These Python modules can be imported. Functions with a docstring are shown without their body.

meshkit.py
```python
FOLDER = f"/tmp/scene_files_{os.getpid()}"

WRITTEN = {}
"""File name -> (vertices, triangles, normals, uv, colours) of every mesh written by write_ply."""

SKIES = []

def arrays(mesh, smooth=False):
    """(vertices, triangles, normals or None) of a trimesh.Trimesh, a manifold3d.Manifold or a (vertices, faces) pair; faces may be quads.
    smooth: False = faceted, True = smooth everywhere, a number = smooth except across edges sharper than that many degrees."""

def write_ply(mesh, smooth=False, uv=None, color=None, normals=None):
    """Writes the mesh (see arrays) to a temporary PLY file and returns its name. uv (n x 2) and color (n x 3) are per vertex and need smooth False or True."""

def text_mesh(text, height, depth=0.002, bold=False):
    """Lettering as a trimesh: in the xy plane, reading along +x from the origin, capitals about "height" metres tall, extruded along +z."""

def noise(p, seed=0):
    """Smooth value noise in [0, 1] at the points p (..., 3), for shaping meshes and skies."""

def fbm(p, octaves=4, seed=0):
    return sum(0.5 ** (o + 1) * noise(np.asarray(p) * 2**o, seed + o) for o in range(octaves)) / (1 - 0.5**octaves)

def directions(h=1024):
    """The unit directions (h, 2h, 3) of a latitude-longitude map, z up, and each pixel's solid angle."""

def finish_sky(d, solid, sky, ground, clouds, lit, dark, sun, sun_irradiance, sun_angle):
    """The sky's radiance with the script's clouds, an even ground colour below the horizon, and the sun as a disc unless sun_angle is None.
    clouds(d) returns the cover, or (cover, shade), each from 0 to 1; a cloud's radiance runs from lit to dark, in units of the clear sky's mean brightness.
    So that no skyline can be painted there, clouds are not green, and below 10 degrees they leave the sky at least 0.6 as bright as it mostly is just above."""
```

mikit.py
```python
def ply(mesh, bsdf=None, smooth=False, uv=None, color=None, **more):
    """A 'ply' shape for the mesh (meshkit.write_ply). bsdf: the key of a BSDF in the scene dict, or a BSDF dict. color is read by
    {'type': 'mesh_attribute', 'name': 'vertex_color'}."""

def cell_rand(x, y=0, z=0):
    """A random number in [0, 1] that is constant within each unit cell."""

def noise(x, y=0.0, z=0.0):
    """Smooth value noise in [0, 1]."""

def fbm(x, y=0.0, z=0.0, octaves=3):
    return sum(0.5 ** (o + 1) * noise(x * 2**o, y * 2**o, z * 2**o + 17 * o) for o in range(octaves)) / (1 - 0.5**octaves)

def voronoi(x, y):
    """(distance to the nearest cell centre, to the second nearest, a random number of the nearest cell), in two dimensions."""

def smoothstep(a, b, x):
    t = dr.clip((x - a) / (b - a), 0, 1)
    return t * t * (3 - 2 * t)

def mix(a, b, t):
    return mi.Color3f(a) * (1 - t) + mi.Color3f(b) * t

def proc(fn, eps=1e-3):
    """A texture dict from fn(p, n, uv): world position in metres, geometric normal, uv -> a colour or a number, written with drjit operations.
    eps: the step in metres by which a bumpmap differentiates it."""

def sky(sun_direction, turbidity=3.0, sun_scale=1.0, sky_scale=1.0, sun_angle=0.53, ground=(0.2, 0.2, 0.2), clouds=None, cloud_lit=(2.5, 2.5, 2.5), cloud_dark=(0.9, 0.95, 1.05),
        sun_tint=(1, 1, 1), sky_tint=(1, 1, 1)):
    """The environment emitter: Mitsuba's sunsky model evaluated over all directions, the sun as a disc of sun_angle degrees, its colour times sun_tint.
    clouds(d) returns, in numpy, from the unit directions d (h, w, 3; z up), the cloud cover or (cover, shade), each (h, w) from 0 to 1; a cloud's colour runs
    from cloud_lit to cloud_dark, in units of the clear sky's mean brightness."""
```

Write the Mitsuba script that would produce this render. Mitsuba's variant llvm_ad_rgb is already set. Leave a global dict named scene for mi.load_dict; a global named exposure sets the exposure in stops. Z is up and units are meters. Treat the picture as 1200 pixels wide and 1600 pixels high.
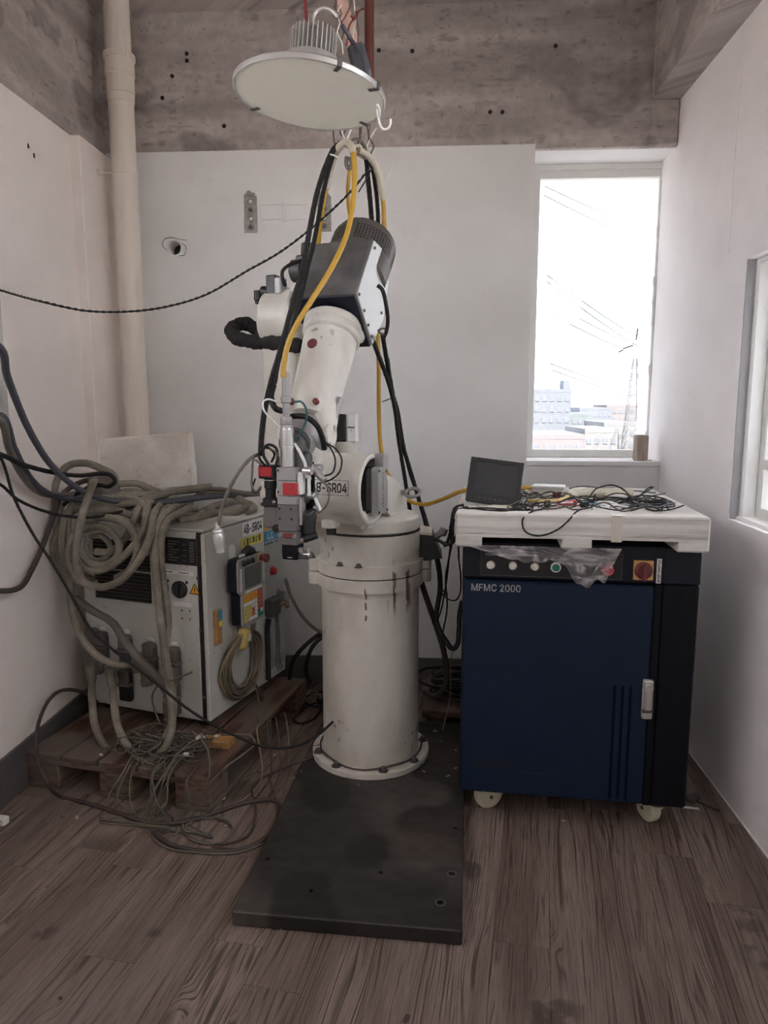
import math, random
import numpy as np, trimesh, mitsuba as mi, drjit as dr
import manifold3d as m3
import shapely, shapely.affinity
from shapely.geometry import Polygon, Point
import mikit, meshkit
from mikit import proc, noise, fbm, smoothstep, mix, voronoi, cell_rand

T = mi.ScalarTransform4f
scene, labels = {'type': 'scene'}, {}
rng = random.Random(11)

# ------------------------------------------------------------------ camera, sky, exposure
exposure = 4.1
_f = (-0.060493, 0.987276, -0.147054)
scene['camera'] = {
    'type': 'perspective', 'fov_axis': 'x', 'fov': 2 * math.degrees(math.atan(600 / 1130)), 'near_clip': 0.05, 'far_clip': 3000.0,
    'to_world': T().look_at(origin=[0, 0, 1.5], target=[_f[0], _f[1], 1.5 + _f[2]], up=[0, 0, 1]),
}


def clouds(d):
    n = meshkit.fbm(d * np.array([2.2, 2.2, 5.0]) + 3.0, 4)
    cover = np.clip(0.78 + 1.4 * (n - 0.40), 0.5, 1.0)
    return cover, np.clip(0.9 * (meshkit.fbm(d * 3.0 + 9.0, 3) - 0.35), 0, 1)


scene['sky'] = mikit.sky((0.0, -0.62, 0.78), turbidity=4.0, sun_scale=1.3, sky_scale=1.0, ground=(0.34, 0.345, 0.355), clouds=clouds,
                         cloud_lit=(3.0, 2.98, 2.95), cloud_dark=(2.3, 2.35, 2.45), sky_tint=(1.0, 1.02, 1.05))


# ------------------------------------------------------------------ helpers
def numbered(name):
    if name not in scene and not any(k.startswith(name + '__') for k in scene) and name not in labels:
        return name
    i = 1
    while True:
        k = f'{name}_{i:03d}'
        if k not in scene and not any(q.startswith(k + '__') for q in scene) and k not in labels:
            return k
        i += 1


def thing(name, label, cat, group=None):
    k = numbered(name)
    labels[k] = {'label': label, 'category': cat}
    if group:
        labels[k]['group'] = group
    return k


def part(parent, name, mesh, mat, smooth=30, label=None, kind=None, uv=None):
    k = numbered(parent + '__' + name)
    scene[k] = mikit.ply(mesh, mat, smooth=smooth, uv=uv)
    if label or kind:
        labels[k] = {}
        if label:
            labels[k]['label'] = label
        if kind:
            labels[k]['kind'] = kind
    return k


def again(parent, name, shape, to_world, label=None):
    """another copy of a ply dict under its own key"""
    k = numbered(parent + '__' + name if parent else name)
    scene[k] = {**shape, 'to_world': T(np.asarray(to_world, float))}
    if label:
        labels[k] = {'label': label}
    return k


def solo(name, mesh, mat, label, cat, smooth=30, group=None):
    k = thing(name, label, cat, group)
    scene[k] = mikit.ply(mesh, mat, smooth=smooth)
    return k


def struct(name, mesh, mat, label=None, smooth=30):
    scene[name] = mikit.ply(mesh, mat, smooth=smooth)
    labels[name] = {'kind': 'structure'}
    if label:
        labels[name]['label'] = label
    return name


def cat(*ms):
    fl = []
    for m in ms:
        fl += list(m) if isinstance(m, (list, tuple)) else [m]
    return trimesh.util.concatenate(fl)


def rotm(axis, deg, at=(0, 0, 0)):
    return trimesh.transformations.rotation_matrix(math.radians(deg), axis, at)


def mv(m, t=(0, 0, 0), rz=0, rx=0, ry=0, M=None):
    m = m.copy()
    if rx: m.apply_transform(rotm((1, 0, 0), rx))
    if ry: m.apply_transform(rotm((0, 1, 0), ry))
    if rz: m.apply_transform(rotm((0, 0, 1), rz))
    if M is not None: m.apply_transform(M)
    m.apply_translation(t)
    return m


def box(sx, sy, sz, c=0.002, at=(0, 0, 0)):
    """chamfered box centred on at"""
    c = min(c, sx * .45, sy * .45, sz * .45)
    h = np.array([sx, sy, sz]) / 2
    pts = []
    for s in np.ndindex(2, 2, 2):
        sg = np.array(s) * 2 - 1
        for k in range(3):
            q = h - c
            q[k] = h[k]
            pts.append(q * sg)
    m = trimesh.convex.convex_hull(np.array(pts))
    m.apply_translation(at)
    return m


def box2(lo, hi, c=0.002):
    lo, hi = np.array(lo, float), np.array(hi, float)
    return box(*(hi - lo), c=c, at=(lo + hi) / 2)


def frame(x, y=None, z=None, o=(0, 0, 0)):
    """4x4 from axes"""
    M = np.eye(4)
    x = np.asarray(x, float); x = x / np.linalg.norm(x)
    if y is not None:
        y = np.asarray(y, float); y = y - x * (x @ y); y = y / np.linalg.norm(y); z = np.cross(x, y)
    else:
        z = np.asarray(z, float); z = z - x * (x @ z); z = z / np.linalg.norm(z); y = np.cross(z, x)
    M[:3, 0], M[:3, 1], M[:3, 2], M[:3, 3] = x, y, z, o
    return M


def align(d, o=(0, 0, 0)):
    """4x4 taking +z to d"""
    d = np.asarray(d, float); d = d / np.linalg.norm(d)
    h = np.array([1., 0, 0]) if abs(d[0]) < .8 else np.array([0, 1., 0])
    x = np.cross(h, d); x /= np.linalg.norm(x)
    M = np.eye(4)
    M[:3, 0], M[:3, 1], M[:3, 2], M[:3, 3] = x, np.cross(d, x), d, o
    return M


def lathe(prof, n=48, M=None):
    """closed surface of revolution about z from (r, z) points, ends capped"""
    prof = [(max(r, 0), z) for r, z in prof]
    ang = np.arange(n) * 2 * math.pi / n
    V = [np.c_[r * np.cos(ang), r * np.sin(ang), np.full(n, z)] for r, z in prof]
    V = np.vstack(V)
    F = []
    for i in range(len(prof) - 1):
        for j in range(n):
            a, b = i * n + j, i * n + (j + 1) % n
            F += [(a, b, b + n), (a, b + n, a + n)]
    V = np.vstack([V, [[0, 0, prof[0][1]], [0, 0, prof[-1][1]]]])
    k = len(V) - 2
    for j in range(n):
        F.append((k, (j + 1) % n, j))
        e = (len(prof) - 1) * n
        F.append((k + 1, e + j, e + (j + 1) % n))
    m = trimesh.Trimesh(V, F, process=False)
    m.merge_vertices()
    m.update_faces(m.nondegenerate_faces())
    if m.volume < 0: m.invert()
    if M is not None: m.apply_transform(M)
    return m


def cyl(p0, p1, r, r1=None, n=24, c=0.0015):
    p0, p1 = np.asarray(p0, float), np.asarray(p1, float)
    L = np.linalg.norm(p1 - p0)
    r1 = r if r1 is None else r1
    c = min(c, r * .4, r1 * .4, L * .4)
    return lathe([(0, 0), (r - c, 0), (r, c), (r1, L - c), (r1 - c, L), (0, L)], n, align(p1 - p0, p0))


def ring(p0, p1, ro, ri, n=48, c=0.002):
    """a tube wall: hollow cylinder"""
    p0, p1 = np.asarray(p0, float), np.asarray(p1, float)
    L = np.linalg.norm(p1 - p0)
    prof = [(ri, c), (ri + c, 0), (ro - c, 0), (ro, c), (ro, L - c), (ro - c, L), (ri + c, L), (ri, L - c), (ri, c)]
    ang = np.arange(n) * 2 * math.pi / n
    V = np.vstack([np.c_[r * np.cos(ang), r * np.sin(ang), np.full(n, z)] for r, z in prof[:-1]])
    F = []
    k = len(prof) - 1
    for i in range(k):
        for j in range(n):
            a, b, d, e = i * n + j, i * n + (j + 1) % n, (i + 1) % k * n + j, (i + 1) % k * n + (j + 1) % n
            F += [(a, b, e), (a, e, d)]
    m = trimesh.Trimesh(V, F, process=False)
    if m.volume < 0: m.invert()
    m.apply_transform(align(p1 - p0, p0))
    return m


def spline(pts, step=0.02, closed=False):
    p = np.asarray(pts, float)
    if closed:
        p = np.vstack([p[-1], p, p[0], p[1]])
    else:
        p = np.vstack([2 * p[0] - p[1], p, 2 * p[-1] - p[-2]])
    out = []
    for i in range(1, len(p) - 2):
        a, b, c, d = p[i - 1:i + 3]
        t0, t1, t2, t3 = np.cumsum([0] + [max(np.linalg.norm(v), 1e-6) ** .5 for v in (b - a, c - b, d - c)])
        n = max(2, int(np.linalg.norm(c - b) / step) + 1)
        t = np.linspace(t1, t2, n, endpoint=False)[:, None]
        A1 = (t1 - t) / (t1 - t0) * a + (t - t0) / (t1 - t0) * b
        A2 = (t2 - t) / (t2 - t1) * b + (t - t1) / (t2 - t1) * c
        A3 = (t3 - t) / (t3 - t2) * c + (t - t2) / (t3 - t2) * d
        B1 = (t2 - t) / (t2 - t0) * A1 + (t - t0) / (t2 - t0) * A2
        B2 = (t3 - t) / (t3 - t1) * A2 + (t - t1) / (t3 - t1) * A3
        out.append((t2 - t) / (t2 - t1) * B1 + (t - t1) / (t2 - t1) * B2)
    if not closed:
        out.append(p[-2][None])
    return np.vstack(out)


def sweep(p, r, n=8, closed=False):
    """tube along a dense polyline with parallel-transported frames; r a number or one per point"""
    p = np.asarray(p, float)
    k = len(p)
    t = (np.roll(p, -1, 0) - np.roll(p, 1, 0)) if closed else np.gradient(p, axis=0)
    t /= np.linalg.norm(t, axis=1, keepdims=True) + 1e-12
    x = np.cross(t[0], [0, 0, 1.0] if abs(t[0][2]) < .9 else [1.0, 0, 0]); x /= np.linalg.norm(x)
    X = [x]
    for i in range(1, k):
        x = X[-1] - t[i] * (X[-1] @ t[i]); X.append(x / np.linalg.norm(x))
    X = np.array(X); Yv = np.cross(t, X)
    ang = np.arange(n) * 2 * math.pi / n
    r = np.broadcast_to(np.asarray(r, float), (k,))
    V = (p[:, None] + r[:, None, None] * (np.cos(ang)[None, :, None] * X[:, None] + np.sin(ang)[None, :, None] * Yv[:, None])).reshape(-1, 3)
    i, j = np.meshgrid(np.arange(k if closed else k - 1), np.arange(n), indexing='ij')
    i2, j2 = (i + 1) % k, (j + 1) % n
    F = np.vstack([np.stack([i * n + j, i * n + j2, i2 * n + j2], -1).reshape(-1, 3), np.stack([i * n + j, i2 * n + j2, i2 * n + j], -1).reshape(-1, 3)])
    if not closed:
        V = np.vstack([V, p[0], p[-1]])
        a = len(V) - 2
        jj = np.arange(n)
        F = np.vstack([F, np.stack([np.full(n, a), (jj + 1) % n, jj], -1), np.stack([np.full(n, a + 1), (k - 1) * n + jj, (k - 1) * n + (jj + 1) % n], -1)])
    return trimesh.Trimesh(V, F, process=False)


def cable(pts, r, n=8, step=0.02, closed=False):
    return sweep(spline(pts, step, closed), r, n, closed)


def corrugated(pts, r, pitch=0.008, depth=0.0018, n=12):
    p = spline(pts, pitch / 3)
    # even spacing
    s = np.r_[0, np.cumsum(np.linalg.norm(np.diff(p, axis=0), axis=1))]
    q = np.arange(0, s[-1], pitch / 4)
    p = np.stack([np.interp(q, s, p[:, k]) for k in range(3)], -1)
    return sweep(p, r - depth * (0.5 - 0.5 * np.cos(q / pitch * 2 * math.pi)), n)


def prism(pts, depth, M=None, bevel=0.0):
    """polygon (x, y) extruded 0..depth along z, then M"""
    g = pts if hasattr(pts, 'geom_type') else Polygon(pts)
    if bevel > 0:
        cs = lambda gg: m3.CrossSection([np.asarray(gg.exterior.coords)[:-1]])
        a = g.buffer(0)
        a = shapely.geometry.polygon.orient(a)
        inn = shapely.geometry.polygon.orient(a.buffer(-bevel, join_style=2))
        m = cat(trimesh.creation.extrude_polygon(inn, bevel, engine='earcut'), )
        lo = m3.Manifold.extrude(cs(a), depth - 2 * bevel).translate([0, 0, bevel])
        parts = []
        # bevel by hulls only works on convex outlines; others keep sharp ends
        if abs(a.convex_hull.area - a.area) < 1e-9:
            P = np.asarray(a.exterior.coords)[:-1]; I = np.asarray(inn.exterior.coords)[:-1]
            hp = np.vstack([np.c_[I, np.zeros(len(I))], np.c_[P, np.full(len(P), bevel)], np.c_[P, np.full(len(P), depth - bevel)], np.c_[I, np.full(len(I), depth)]])
            m = trimesh.convex.convex_hull(hp)
        else:
            m = trimesh.creation.extrude_polygon(a, depth, engine='earcut')
    else:
        m = trimesh.creation.extrude_polygon(g, depth, engine='earcut')
    if M is not None:
        m.apply_transform(M)
        if np.linalg.det(M[:3, :3]) < 0: m.invert()
    return m


def man(m):
    m = m.copy(); m.merge_vertices()
    return m3.Manifold(m3.Mesh(np.asarray(m.vertices, np.float32), np.asarray(m.faces, np.uint32)))


def tri(man_):
    q = man_.to_mesh()
    return trimesh.Trimesh(q.vert_properties[:, :3], q.tri_verts, process=False)


def text(s, h, M, depth=0.0008, bold=False, width=None, centre=False):
    m = meshkit.text_mesh(s, h, depth, bold)
    if centre:
        b = m.bounds; m.apply_translation([-(b[0][0] + b[1][0]) / 2, -(b[0][1] + b[1][1]) / 2, 0])
    if width:
        b = m.bounds; m.apply_scale([width / (b[1][0] - b[0][0]), 1, 1])
    m.apply_transform(M)
    return m


def hull(spheres, n=2):
    """convex hull of spheres (x, y, z, r)"""
    pts = []
    for x, y, z, r in spheres:
        s = trimesh.creation.icosphere(n, r); pts.append(s.vertices + [x, y, z])
    return trimesh.convex.convex_hull(np.vstack(pts))


# ------------------------------------------------------------------ materials
def mat(name, color, rough=0.5, metal=0.0, spec=0.5, bump=None, bscale=0.001, eps=1e-3, **kw):
    c = proc(color) if callable(color) else {'type': 'rgb', 'value': list(color)}
    d = {'type': 'principled', 'base_color': c, 'roughness': rough if not callable(rough) else proc(rough), 'metallic': metal, 'specular': spec, **kw}
    if bump is not None:
        d = {'type': 'bumpmap', 'arbitrary': proc(bump, eps=eps), 'scale': bscale, 'bsdf': d}
    scene[name] = {'type': 'twosided', 'bsdf': d}
    return name


def s2l(*c):
    return tuple(((v / 255) / 12.92 if v / 255 <= .04045 else ((v / 255 + .055) / 1.055) ** 2.4) for v in c)


def f_plaster_warm(p, n, uv):
    return f_plaster(p, n, uv) * mi.Color3f(1.09, 1.01, 0.965)


def f_plaster(p, n, uv):
    a = fbm(p.x * 1.3, p.y * 1.3, p.z * 1.3, octaves=4)
    b = fbm(p.x * 14, p.y * 14, p.z * 5, octaves=3)
    sp = smoothstep(0.80, 0.84, noise(p.x * 31 + 5, p.y * 31, p.z * 31)) * smoothstep(0.5, 0.62, noise(p.x * 3, p.y * 3, p.z * 3 + 7))
    c = mix((0.72, 0.715, 0.71), (0.80, 0.80, 0.80), smoothstep(0.3, 0.7, a))
    c = c * (0.97 + 0.05 * b)
    return mix(c, (0.52, 0.48, 0.44), sp * 0.08)


def b_plaster(p, n, uv):
    return fbm(p.x * 26, p.y * 26, p.z * 26, octaves=3)


def f_concrete(p, n, uv):
    u = p.x + p.y
    a = fbm(u * 0.9 + 3, p.z * 1.6, p.y * 0.4, octaves=5)
    st = fbm(u * 1.6, p.z * 11.0, 4.0, octaves=4)
    fi = fbm(u * 34, p.z * 34, p.y * 3, octaves=3)
    # darker smears where the shuttering was patched
    wu = u + 0.10 * (fbm(u * 5, p.z * 9, 3.0) - 0.5)
    wz = p.z + 0.10 * (fbm(u * 7 + 9, p.z * 5, 6.0) - 0.5)
    pn = noise(wu * 2.7, wz * 5.2, 11.0)
    patch = smoothstep(0.66, 0.74, pn) * smoothstep(0.32, 0.62, fbm(u * 8, p.z * 14, 1.0))
    c = mix((0.31, 0.272, 0.26), (0.50, 0.452, 0.432), smoothstep(0.28, 0.72, a * 0.5 + st * 0.5))
    c = mix(c, (0.20, 0.178, 0.172), patch * 0.6)
    # formwork board joints
    jz = dr.abs(p.z - 2.985 - 0.004 * (noise(u * 6, 0, 0) - 0.5))
    ju = dr.abs((u - 0.93) - 1.22 * dr.floor((u - 0.93) / 1.22 + 0.5))
    j = dr.maximum(1 - smoothstep(0.002, 0.006, jz), 1 - smoothstep(0.002, 0.006, ju))
    c = mix(c, (0.40, 0.36, 0.34), j * 0.45 * smoothstep(0.35, 0.6, noise(u * 5, p.z * 5, 21.0)))
    c = mix(c, (0.15, 0.128, 0.122), smoothstep(0.60, 0.90, fbm(u * 17, p.z * 40, 2.0, octaves=3)) * smoothstep(0.45, 0.65, noise(u * 2.4, p.z * 2.4, 8.0)) * 0.55)
    pores = smoothstep(0.86, 0.92, noise(u * 75, p.z * 75, p.y * 20))
    c = mix(c, (0.12, 0.105, 0.10), pores * 0.4)
    return c * (0.86 + 0.28 * fi)


def b_concrete(p, n, uv):
    u = p.x + p.y
    return fbm(u * 22, p.z * 22, p.y * 6, octaves=4)


def f_wood_floor(p, n, uv):
    u, v = uv.x, uv.y
    w = fbm(u * 6, v * 1.2, 1.0, octaves=3)
    kn = noise(u * 8, v * 2.2, 31.0)
    g = u * 150 + w * 12.0 + 7.0 * smoothstep(0.78, 0.97, kn)
    lines = dr.abs(noise(g, v * 1.3, 3.0) * 2 - 1)
    lines2 = dr.abs(noise(g * 2.1 + 5, v * 2.6, 13.0) * 2 - 1)
    fine = fbm(u * 420, v * 18, 7.0, octaves=2)
    brk = smoothstep(0.22, 0.55, noise(u * 60, v * 6.5, 12.0))
    crack = (1 - smoothstep(0.02, 0.22, lines)) * brk
    crack2 = (1 - smoothstep(0.02, 0.22, lines2)) * smoothstep(0.40, 0.65, noise(u * 80, v * 11.0, 22.0))
    tone = cell_rand(dr.floor(u / 10 + 0.5), dr.floor(v / 10 + 0.5), 2)
    c = mix((0.155, 0.114, 0.096), (0.240, 0.187, 0.162), smoothstep(0.25, 0.75, fbm(u * 12 + 2, v * 1.3, 5.0)))
    c = c * (0.90 + 0.17 * tone) * (0.72 + 0.50 * fine)
    c = mix(c, (0.045, 0.030, 0.025), crack * 0.74)
    c = mix(c, (0.06, 0.043, 0.036), crack2 * 0.62)
    c = mix(c, (0.06, 0.042, 0.034), smoothstep(0.90, 0.96, kn) * 0.6)
    # dust and scuffs lie across the boards
    d = fbm(p.x * 2.3, p.y * 2.3, 0.5, octaves=4)
    c = mix(c, (0.25, 0.222, 0.21), smoothstep(0.45, 0.8, d) * 0.30)
    st = smoothstep(0.86, 0.94, noise(p.x * 6.5 + 4, p.y * 5.5, 3.0)) * smoothstep(0.4, 0.65, fbm(p.x * 25, p.y * 25, 4.0))
    return mix(c, (0.045, 0.037, 0.035), st * 0.6)


def r_wood_floor(p, n, uv):
    return 0.42 + 0.25 * fbm(p.x * 5, p.y * 5, 2.0)


mat('m_plaster', f_plaster, 0.85, spec=0.25, bump=b_plaster, bscale=0.0022)
mat('m_plaster_warm', f_plaster_warm, 0.85, spec=0.25, bump=b_plaster, bscale=0.0022)
mat('m_plaster_lilac', lambda p, n, uv: f_plaster(p, n, uv) * mi.Color3f(1.07, 1.03, 1.045), 0.85, spec=0.25, bump=b_plaster, bscale=0.0022)
mat('m_concrete', f_concrete, 0.9, spec=0.2, bump=b_concrete, bscale=0.005)
mat('m_floor', f_wood_floor, r_wood_floor, spec=0.35)
mat('m_skirting', lambda p, n, uv: mix((0.085, 0.078, 0.076), (0.12, 0.112, 0.11), fbm(p.x * 6, p.y * 6, p.z * 14)), 0.6)
mat('m_upvc', (0.70, 0.69, 0.67), 0.4)
mat('m_dark', (0.012, 0.012, 0.013), 0.5)
mat('m_pvc', lambda p, n, uv: mix((0.70, 0.635, 0.565), (0.78, 0.72, 0.66), fbm(p.x * 9, p.y * 9, p.z * 3)), 0.38)
mat('m_sill', f_plaster, 0.7)
scene['m_glass_dusty'] = {'type': 'thindielectric', 'int_ior': 1.5, 'specular_transmittance': {'type': 'rgb', 'value': [0.74, 0.76, 0.78]}}
scene['m_glass'] = {'type': 'thindielectric', 'int_ior': 1.5}


def f_paint(p, n, uv):
    a = fbm(p.x * 7, p.y * 7, p.z * 2.2, octaves=4)
    b = fbm(p.x * 40, p.y * 40, p.z * 22, octaves=3)
    c = mix((0.52, 0.49, 0.44), (0.68, 0.655, 0.61), smoothstep(0.25, 0.7, a))
    sp = smoothstep(0.80, 0.86, noise(p.x * 55, p.y * 55, p.z * 40)) * smoothstep(0.55, 0.7, noise(p.x * 5, p.y * 5, p.z * 5))
    c = mix(c, (0.16, 0.11, 0.08), sp * 0.75)
    # rusty runs below the collar
    run = smoothstep(0.50, 0.62, noise(p.x * 80, p.y * 3, p.z * 3.0)) * smoothstep(0.055, 0.03, dr.abs(p.x + 0.105)) * smoothstep(0.13, 0.05, dr.abs(p.z - 0.80)) * smoothstep(0.30, 0.5, noise(p.x * 60, 1.0, p.z * 34))
    run = dr.maximum(run, smoothstep(0.006, 0.002, dr.abs(p.x + 0.232 + 0.004 * noise(p.z * 40, 0, 0))) * smoothstep(0.09, 0.06, dr.abs(p.z - 0.735)) * smoothstep(0.42, 0.55, noise(p.x * 40, 3.0, p.z * 45)) * smoothstep(2.9, 2.8, p.y))
    c = mix(c, (0.10, 0.052, 0.035), run * 0.85)
    return c * (0.93 + 0.1 * b)


def f_cabinet(p, n, uv):
    a = fbm(p.x * 4, p.y * 4, p.z * 3, octaves=4)
    c = mix((0.47, 0.465, 0.43), (0.57, 0.57, 0.54), smoothstep(0.3, 0.7, a))
    sp = smoothstep(0.80, 0.86, noise(p.x * 70, p.y * 70, p.z * 70)) * smoothstep(0.55, 0.7, noise(p.x * 6, p.y * 6, p.z * 6))
    return mix(c, (0.24, 0.2, 0.17), sp * 0.5)


def f_hose(p, n, uv):
    a = fbm(p.x * 12, p.y * 12, p.z * 12, octaves=4)
    return mix((0.15, 0.135, 0.105), (0.27, 0.250, 0.205), smoothstep(0.25, 0.75, a)) * (0.9 + 0.2 * noise(p.x * 90, p.y * 90, p.z * 90))


def f_foam(p, n, uv):
    a = fbm(p.x * 5, p.y * 5, p.z * 5, octaves=4)
    b, _, r = voronoi(p.x * 170 + p.z * 60, p.y * 170 + p.z * 120)
    c = mix((0.72, 0.67, 0.60), (0.87, 0.845, 0.80), smoothstep(0.25, 0.65, a))
    st = smoothstep(0.60, 0.80, fbm(p.x * 16 + 3, p.y * 16, p.z * 16, octaves=3)) * smoothstep(0.45, 0.7, noise(p.x * 7 + 2, p.y * 7, p.z * 7 + 4))
    c = mix(c, (0.36, 0.25, 0.13), st * 0.6)
    return c * (0.93 + 0.09 * r)


def b_foam(p, n, uv):
    d, e, r = voronoi(p.x * 150 + p.z * 75, p.y * 150 + p.z * 131)
    return d * 0.5 + fbm(p.x * 30, p.y * 30, p.z * 30)


def f_tray(p, n, uv):
    a = fbm(p.x * 4, p.y * 4, p.z * 60, octaves=4)
    c = mix((0.44, 0.42, 0.40), (0.62, 0.60, 0.575), smoothstep(0.25, 0.7, a))
    return c * (0.92 + 0.12 * fbm(p.x * 60, p.y * 60, p.z * 60))


def f_pallet(p, n, uv):
    g = fbm(p.x * 26 - p.y * 5, p.y * 4 + p.x, p.z * 60, octaves=4)
    c = mix((0.065, 0.037, 0.028), (0.17, 0.108, 0.082), smoothstep(0.25, 0.75, g))
    d = fbm(p.x * 6, p.y * 6, p.z * 6, octaves=3)
    return mix(c, (0.15, 0.132, 0.118), smoothstep(0.35, 0.65, d) * 0.65)


def f_plate(p, n, uv):
    a = fbm(p.x * 3.2, p.y * 3.2, p.z * 3, octaves=5)
    b = fbm(p.x * 24, p.y * 40, 1.0, octaves=3)
    c = mix((0.030, 0.0275, 0.0265), (0.078, 0.068, 0.062), smoothstep(0.3, 0.7, a))
    c = mix(c, (0.013, 0.013, 0.014), smoothstep(0.58, 0.72, noise(p.x * 5.5 + 3, p.y * 5.5, 2.0)) * 0.7)
    c = mix(c, (0.062, 0.044, 0.038), smoothstep(0.55, 0.75, noise(p.x * 3.1, p.y * 3.1, 9.0)) * 0.5)
    return c * (0.75 + 0.5 * b)


def f_blue(p, n, uv):
    a = fbm(p.x * 3, p.y * 3, p.z * 3, octaves=4)
    return mix((0.0045, 0.0125, 0.032), (0.006, 0.017, 0.042), a)


def f_boxwood(p, n, uv):
    g = fbm(p.x * 60, p.y * 60, p.z * 9, octaves=3)
    return mix((0.24, 0.19, 0.15), (0.46, 0.40, 0.34), g)


def f_glove(p, n, uv):
    return mix((0.008, 0.007, 0.008), (0.022, 0.019, 0.020), fbm(p.x * 30, p.y * 30, p.z * 30))


def f_steelbox(p, n, uv):
    a = fbm(p.x * 12, p.y * 12, p.z * 12, octaves=4)
    return mix((0.10, 0.096, 0.098), (0.165, 0.16, 0.162), smoothstep(0.3, 0.7, a))


mat('m_paint', f_paint, 0.38, clearcoat=0.15)
mat('m_cabinet', f_cabinet, 0.45)
mat('m_cabinet_grey', (0.36, 0.37, 0.365), 0.5)
mat('m_boxgrey', (0.50, 0.50, 0.47), 0.45)
mat('m_plaster_clean', (0.78, 0.76, 0.73), 0.6)
mat('m_galv', lambda p, n, uv: mix((0.24, 0.22, 0.21), (0.42, 0.40, 0.39), fbm(p.x * 60, 1, p.z * 60)), 0.45, 0.6)
mat('m_steel', (0.55, 0.54, 0.53), 0.32, 0.9)
mat('m_steel_dark', (0.10, 0.10, 0.10), 0.5, 0.5)
mat('m_alu', (0.62, 0.61, 0.60), 0.38, 0.75)
mat('m_alu_dull', (0.36, 0.35, 0.35), 0.45, 0.4)
mat('m_motorgrey', f_steelbox, 0.45, 0.25)
mat('m_motorbrown', (0.14, 0.128, 0.126), 0.4, 0.45)
mat('m_black', (0.013, 0.013, 0.015), 0.38)
mat('m_black_matt', (0.016, 0.016, 0.017), 0.75)
mat('m_rubber', (0.012, 0.0115, 0.012), 0.55, spec=0.3)
mat('m_cable_blue', (0.065, 0.068, 0.085), 0.45)
mat('m_cable_brown', (0.060, 0.046, 0.042), 0.55)
mat('m_cable_grey', lambda p, n, uv: mix((0.085, 0.075, 0.066), (0.17, 0.155, 0.135), fbm(p.x * 20, p.y * 20, p.z * 20)), 0.55)
mat('m_cable_tan', (0.26, 0.185, 0.115), 0.5)
mat('m_cable_olive', (0.13, 0.115, 0.075), 0.5)
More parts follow.
